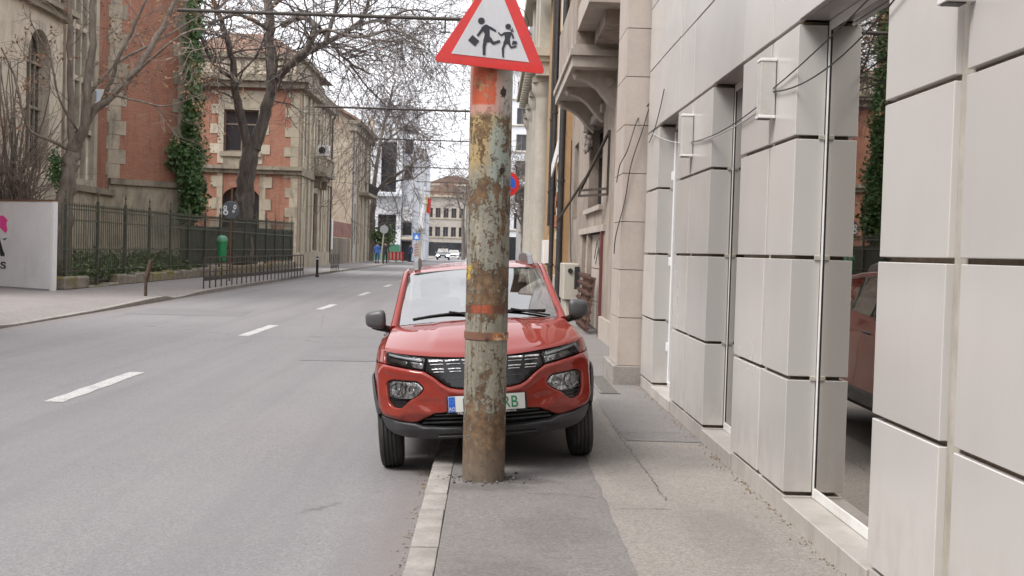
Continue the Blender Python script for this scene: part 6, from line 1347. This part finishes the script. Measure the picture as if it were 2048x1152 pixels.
tree('street_tree', 'small bare tree at the far street end, left of the rusty pole', [(PP(170, (926, 520), (927, 470), (926, 430)), .3, .2), (PP(170, (926, 440), (915, 400), (905, 370)), .16, .04), (PP(170, (926, 440), (932, 390), (936, 350)), .16, .04)], 9, 18, 3.4, (4, 4), 0, .02, 'bark_dk', 'twig', 0)
def leafmass(mb, pts, n, spread, size, R):
    for k in range(n):
        c = Vector(R.choice(pts))+Vector((R.gauss(0, spread[0]), R.gauss(0, spread[1]), R.gauss(0, spread[2])))
        nrm = (rv(R)+Vector((.4, -1.0, .3))).normalized(); a = nrm.orthogonal().normalized(); a = Matrix.Rotation(R.uniform(0, 6.3), 3, nrm) @ a; b_ = nrm.cross(a); s_ = size*R.uniform(.4, 1.45)
        mb.add([c-a*s_, c+b_*s_*.7+nrm*s_*.15, c+a*s_, c-b_*s_*.7+nrm*s_*.15], [(0, 1, 2), (0, 2, 3)])
YI = 55.0
R = random.Random(41); ivy = thing('ivy_column', 'column of dark green ivy climbing the corner of the brick mansion', 'ivy', atY(378, 560, YI))
ip = []
for x, y, wd, k in [(390, -20, 9, 6), (390, 30, 9, 6), (389, 70, 9, 7), (388, 110, 10, 8), (387, 150, 10, 8), (386, 190, 11, 8), (385, 225, 11, 8), (384, 260, 15, 10), (380, 290, 24, 14), (374, 315, 32, 18), (378, 345, 27, 18), (384, 375, 19, 16), (386, 405, 16, 14), (386, 425, 17, 8), (350, 303, 12, 7)]:
    for j in range(k*2): ip.append(atY(x+R.gauss(0, wd*.55), y+R.uniform(-20, 20), YI+R.gauss(0, .35)))
mb = MB(); leafmass(mb, ip, 9000, (.13, .2, .22), .085, R); mb.build('foliage', M['ivy'], ivy)
mb = MB(); mb.tube(catmull(PP(YI+.1, (378, 565), (382, 480), (384, 400), (380, 300), (379, 150), (384, -30)), 6), .12, 7); mb.build('stem', M['bark_dk'], ivy, smooth=60)
mb = MB(); gp_ = [(-12.75-R.uniform(0, .5), R.uniform(36.2, 51), R.uniform(.5, 1.0)) for _ in range(260)]+[(-12.3, R.uniform(36.2, 51), R.uniform(.45, .7)) for _ in range(120)]
leafmass(mb, gp_, 3800, (.12, .2, .13), .06, R); tag(mb.build('ground_ivy', M['hedge'], kind='stuff'), 'dark green ivy spilling along the foot of the iron fence', 'ivy')
mb = MB(); gp_ = [(-13.6-R.uniform(0, 1.0), R.uniform(37, 60), R.uniform(.4, 1.0)) for _ in range(200)]; leafmass(mb, gp_, 2200, (.2, .3, .15), .08, R); tag(mb.build('garden_shrubs', M['hedge'], kind='stuff'), 'low evergreen shrubs in the garden behind the iron fence', 'shrubs')
mb = MB(); leafmass(mb, PP(T1-.15, (112, 330), (110, 345), (112, 360), (108, 320)), 500, (.08, .1, .15), .05, R); tag(mb.build('trunk_ivy', M['ivy'], kind=None), 'small clump of ivy on the trunk beside the billboard', 'ivy')
# tangled climber at the left edge
cl = thing('bare_climber', 'tangle of bare brown vines over the mansion wall, above the billboard', 'climber', atY(20, 560, 38.5)); mb = MB()
for k in range(150):
    x0 = R.uniform(-30, 70); p = atY(x0, R.uniform(400, 470), 38.4+R.uniform(-.5, .5)); P = [p]; d = Vector((R.gauss(0, .25), R.gauss(0, .2), 1))
    for j in range(7): d = (d+rv(R)*.32+Vector((0, 0, .05))).normalized(); P.append(P[-1]+d*R.uniform(.35, .75))
    mb.tube(P, [max(.006, .022*(1-j/8)) for j in range(8)], 3, False)
mb.build('vines', M['twig_lt'], cl)
mb = MB()
for k in range(10):
    p = atY(R.uniform(5, 45), 430, 38.4); P = [p]; d = Vector((R.gauss(0, .15), 0, 1))
    for j in range(6): d = (d+rv(R)*.12+Vector((0, 0, .2))).normalized(); P.append(P[-1]+d*.8)
    mb.tube(P, [.05*(1-j/8) for j in range(7)], 5)
mb.build('main_stem', M['bark'], cl, smooth=60)
# green shrub far down the left pavement
sh = thing('shrub', 'green shrub beside the far left pavement, behind the two walkers', 'shrub', (-11.4, 116, .12)); mb = MB(); leafmass(mb, PP(116, (757, 470), (766, 462), (772, 472), (760, 480), (776, 482)), 1500, (.35, .3, .3), .12, R); mb.build('foliage', M['hedge'], sh); mb = MB(); mb.tube(PP(116, (766, 530), (766, 470)), .08, 6); mb.build('stem', M['bark_dk'], sh)

# ------------------------------------------------------------------ people
def person(label, p, h, face, jac, trou, stride, hair=(.03, .022, .018)):
    t = thing('person', label, 'person', p, 'walkers on the far left pavement'); me = bpy.data.meshes.new('body'); k = h/1.75; s_ = stride
    J = [(0, 0, .93, .135), (0, 0, 1.12, .13), (0, .0, 1.38, .155), (0, 0, 1.5, .06), (0, -.01, 1.56, .075), (0, -.015, 1.66, .098), (0, -.01, 1.74, .06),
         (.19, 0, 1.40, .07), (.24, .05*s_, 1.14, .052), (.25, -.10*s_, .92, .04), (.25, -.13*s_, .82, .035), (-.19, 0, 1.40, .07), (-.24, -.05*s_, 1.14, .052), (-.25, .08*s_, .92, .04), (-.25, .1*s_, .82, .035),
         (.1, 0, .88, .1), (.11, -.10*s_, .48, .068), (.11, -.16*s_, .08, .05), (.11, -.28*s_-.05, .04, .04), (-.1, 0, .88, .1), (-.11, .06*s_, .5, .068), (-.11, .22*s_, .1, .05), (-.11, .14*s_-.05, .04, .04)]
    Ed = [(0, 1), (1, 2), (2, 3), (3, 4), (4, 5), (5, 6), (2, 7), (7, 8), (8, 9), (9, 10), (2, 11), (11, 12), (12, 13), (13, 14), (0, 15), (15, 16), (16, 17), (17, 18), (0, 19), (19, 20), (20, 21), (21, 22)]
    me.from_pydata([(x*k, y*k, z*k) for x, y, z, r in J], Ed, []); o = bpy.data.objects.new('body', me); C.objects.link(o); md = o.modifiers.new('skin', 'SKIN'); o.modifiers.new('sub', 'SUBSURF').levels = 1
    for i, sv in enumerate(me.skin_vertices[0].data): r = J[i][3]*k; sv.radius = (r, r*(.75 if i in (0, 1, 2) else 1)); sv.use_root = i == 0
    nm = bpy.data.meshes.new_from_object(o.evaluated_get(bpy.context.evaluated_depsgraph_get())); bpy.data.objects.remove(o)
    for m_ in (simple('skin', (.42, .26, .19), .6), simple('jacket', jac, .8, var=.15, scale=4), simple('trousers', trou, .85, var=.15, scale=4), simple('shoes', (.02, .018, .018), .6)): nm.materials.append(m_)
    for pl in nm.polygons:
        z_ = pl.center.z/k; pl.material_index = 0 if z_ > 1.49 or (z_ < .88 and abs(pl.center.x) > .2*k) else 1 if z_ > .86 else 2 if z_ > .1 else 3; pl.use_smooth = True
    b = bpy.data.objects.new('body', nm); C.objects.link(b); b.parent = t; t.rotation_euler = (0, 0, face)
    mb = MB(); mb.ball((0, .015*k, 1.69*k), (.105*k, .115*k, .11*k), 12, 8); hr = mb.build('hair', simple('hair', hair, .8), t, smooth=80, local=True)
    return t
person('person in a blue jacket and dark trousers walking away, left of the pair', atZ(754, 528, LPZ), 1.85, math.pi, (.03, .09, .30), (.03, .04, .09), 1)
person('person in a long black jacket and black trousers walking away, right of the pair', atZ(770, 529, LPZ), 1.95, math.pi, (.02, .018, .02), (.018, .018, .02), -1)
person('person in dark blue standing by the dark entrance of the white building', atZ(820, 524, LPZ), 1.85, -.4, (.04, .07, .16), (.03, .05, .12), .5)
# barriers
def barrier(label, p, wd):
    t = thing('barrier', label, 'barrier', p, 'red and white barriers'); rdm = M['signred']
    for i in range(5): mb = MB(); mb.box(p.x+wd*i/5+.01, p.x+wd*(i+1)/5-.01, p.y-.03, p.y+.03, p.z+.25, p.z+1.0); mb.build('panel', rdm if i % 2 == 0 else simple('barrier_pink', (.62, .33, .32), .5), t)
    for zz in (.98, .22): mb = MB(); mb.box(p.x, p.x+wd, p.y-.04, p.y+.04, p.z+zz, p.z+zz+.06); mb.build('rail', rdm, t)
    for xx in (.05, wd-.1): mb = MB(); mb.box(p.x+xx, p.x+xx+.05, p.y-.25, p.y+.25, p.z, p.z+.2); mb.build('foot', M['black'], t)
barrier('red and white plastic barrier left of the far dark entrance, left one', atZ(776, 524, LPZ), .85); barrier('red and white plastic barrier by the far dark entrance, right one', atZ(791, 524, LPZ), .8)
p = atZ(832, 522, LPZ); t = thing('warning_post', 'orange and white striped warning panel standing at the far kerb', 'road sign', p); zz = p.z
for i in range(5): mb = MB(); mb.prism([(p.x-.2, p.y, zz+.5+i*.3), (p.x+.2, p.y, zz+.65+i*.3), (p.x+.2, p.y, zz+.8+i*.3), (p.x-.2, p.y, zz+.65+i*.3)], (0, .03, 0)); mb.build('stripe', simple('stripe_orange', (.7, .18, .03), .5), t)
mb = MB(); mb.box(p.x-.21, p.x+.21, p.y+.031, p.y+.05, zz+.4, zz+2.1); mb.box(p.x-.03, p.x+.03, p.y+.05, p.y+.1, zz, zz+2.1); mb.build('backing', M['white'], t)
p = atZ(761, 530, LPZ); t = thing('round_sign', 'back of a grey round sign on a pale post beside the two walkers', 'road sign', p); mb = MB(); mb.tube([p, p+Vector((.25, 0, 3.3))], .05, 8); mb.build('post', M['cab'], t); mb = MB(); mb.lathe([(0, -.02), (.34, -.02), (.34, .01), (0, .01)], p+Vector((.22, -.06, 2.9)), 24, 'Y'); mb.build('disc', M['gunmetal'], t)
c0 = atY(833, 473, 136); t = thing('blue_sign', 'small blue square pedestrian sign on the far white column', 'road sign', c0); mb = MB(); mb.box(c0.x-.4, c0.x+.4, c0.y-.02, c0.y, c0.z-.4, c0.z+.4); mb.build('plate', simple('crossing_blue', (.05, .2, .6), .5), t); mb = MB(); mb.prism([(c0.x-.25, c0.y-.03, c0.z-.25), (c0.x+.25, c0.y-.03, c0.z-.25), (c0.x, c0.y-.03, c0.z+.25)], (0, .008, 0)); mb.build('triangle', M['white'], t)
mb = MB(); mb.tube([(c0.x, c0.y+.04, LPZ), (c0.x, c0.y+.04, c0.z+.3)], .04, 6); mb.build('post', M['gunmetal'], t)
p = atY(852, 405, 150); t = thing('flag', 'blue yellow and red flag hanging on the far facade', 'flag', p); mb = MB(); mb.tube([p+Vector((-.8, .4, -.4)), p+Vector((.2, -.3, 1.6))], .04, 6); mb.build('staff', M['white'], t)
for i, c in enumerate(((.03, .08, .4), (.7, .5, .05), (.6, .04, .05))): mb = MB(); mb.grid([[p+Vector((-.6+i*.42+.42*u-.15*v, .1*math.sin(4*u+i), 1.2-.55*i*.5-1.9*v-.2*u)) for u in (0, .5, 1)] for v in (0, .5, 1)]); mb.build('stripe', simple('flag_colour', c, .7), t)

# ------------------------------------------------------------------ traffic far down the road
def far_car(label, p, col, w_, h_, lit, yaw=0.):
    t = thing('far_car', label, 'car', p, 'cars far down the road', (0, 0, yaw)); pm = simple('far_car_paint', col, .3, coat=1.); L4 = 4.3
    prof = [(0, .45, .92), (.05, .70, .97), (.95, .92*h_/1.5, .99), (1.6, h_*.97, .80), (2.2, h_, .80), (3.5, h_*.97, .80), (4.1, .98*h_/1.5, .97), (4.3, .6, .95)]
    mb = MB(); P = []
    for y, z_, f in prof: hw = w_/2; P.append([(-hw*.96, y, .25), (-hw, y, .5), (-hw*.99, y, min(z_, .9)), (-hw*f*.97, y, z_*.985), (-hw*f*.8, y, z_), (hw*f*.8, y, z_), (hw*f*.97, y, z_*.985), (hw*.99, y, min(z_, .9)), (hw, y, .5), (hw*.96, y, .25)])
    mb.grid(P); mb.add(P[0], [tuple(range(10))[::-1]]); mb.add(P[-1], [tuple(range(10))]); mb.build('body', pm, t, smooth=35, local=True)
    hw = w_/2; a = [(-hw*.84, 1.02, .95*h_/1.5+.02), (hw*.84, 1.02, .95*h_/1.5+.02), (hw*.68, 1.56, h_*.955), (-hw*.68, 1.56, h_*.955)]; mb = MB(); mb.add([(x, y-.03, z_+.02) for x, y, z_ in a], [(0, 1, 2, 3)]); mb.build('windscreen', M['glass'], t, local=True)
    mb = MB(); mb.box(-hw*.5, hw*.5, -.03, .0, .5, .68); mb.build('grille', M['black'], t, local=True); mb = MB(); mb.box(-.26, .26, -.045, -.031, .36, .47); mb.build('number_plate', M['white'], t, local=True)
    hm = simple('lit_headlight', (.9, .9, .85), .3, emit=((1, .97, .9), 9.0)) if lit else M['reflector']
    for sg in (1, -1):
        mb = MB(); mb.ball((sg*hw*.76, .03, .66), (.19, .08, .1), 10, 6); mb.build('headlight', hm, t, local=True); mb = MB(); mb.ball((sg*(hw+.1), 1.15, 1.0), (.11, .07, .08), 8, 5); mb.build('door_mirror', pm, t, local=True)
        for y in (.8, 3.45): mb = MB(); mb.lathe([(.2, -.1), (.32, -.09), (.33, 0), (.32, .09), (.2, .1)], (sg*(hw-.12), y, .33), 18, 'X'); mb.build('wheel', M['tyre'], t, local=True)
far_car('dark oncoming car with lit headlights, far down the road', atZ(885, 520, .01), (.03, .035, .05), 1.85, 1.62, True)
far_car('small white car just right of the oncoming dark car', atZ(905, 519, .01)+Vector((0, 4, 0)), (.62, .62, .62), 1.7, 1.42, False)
bluep = atY(846, 500, 165); t = thing('kiosk_umbrella', 'blurred light blue covered stand left of the oncoming car', 'stand', (bluep.x, 165, .1)); mb = MB(); mb.box(bluep.x-.5, bluep.x+.5, 164.6, 165.4, .1, 2.9); mb.build('cover', simple('pale_blue_cover', (.16, .34, .62), .7, var=.2), t, bevel=.1)
mb = MB(); mb.box(bluep.x-.65, bluep.x+.65, 164.45, 165.55, 2.92, 3.05); mb.build('lid', simple('pale_blue_lid', (.3, .45, .65), .6), t)
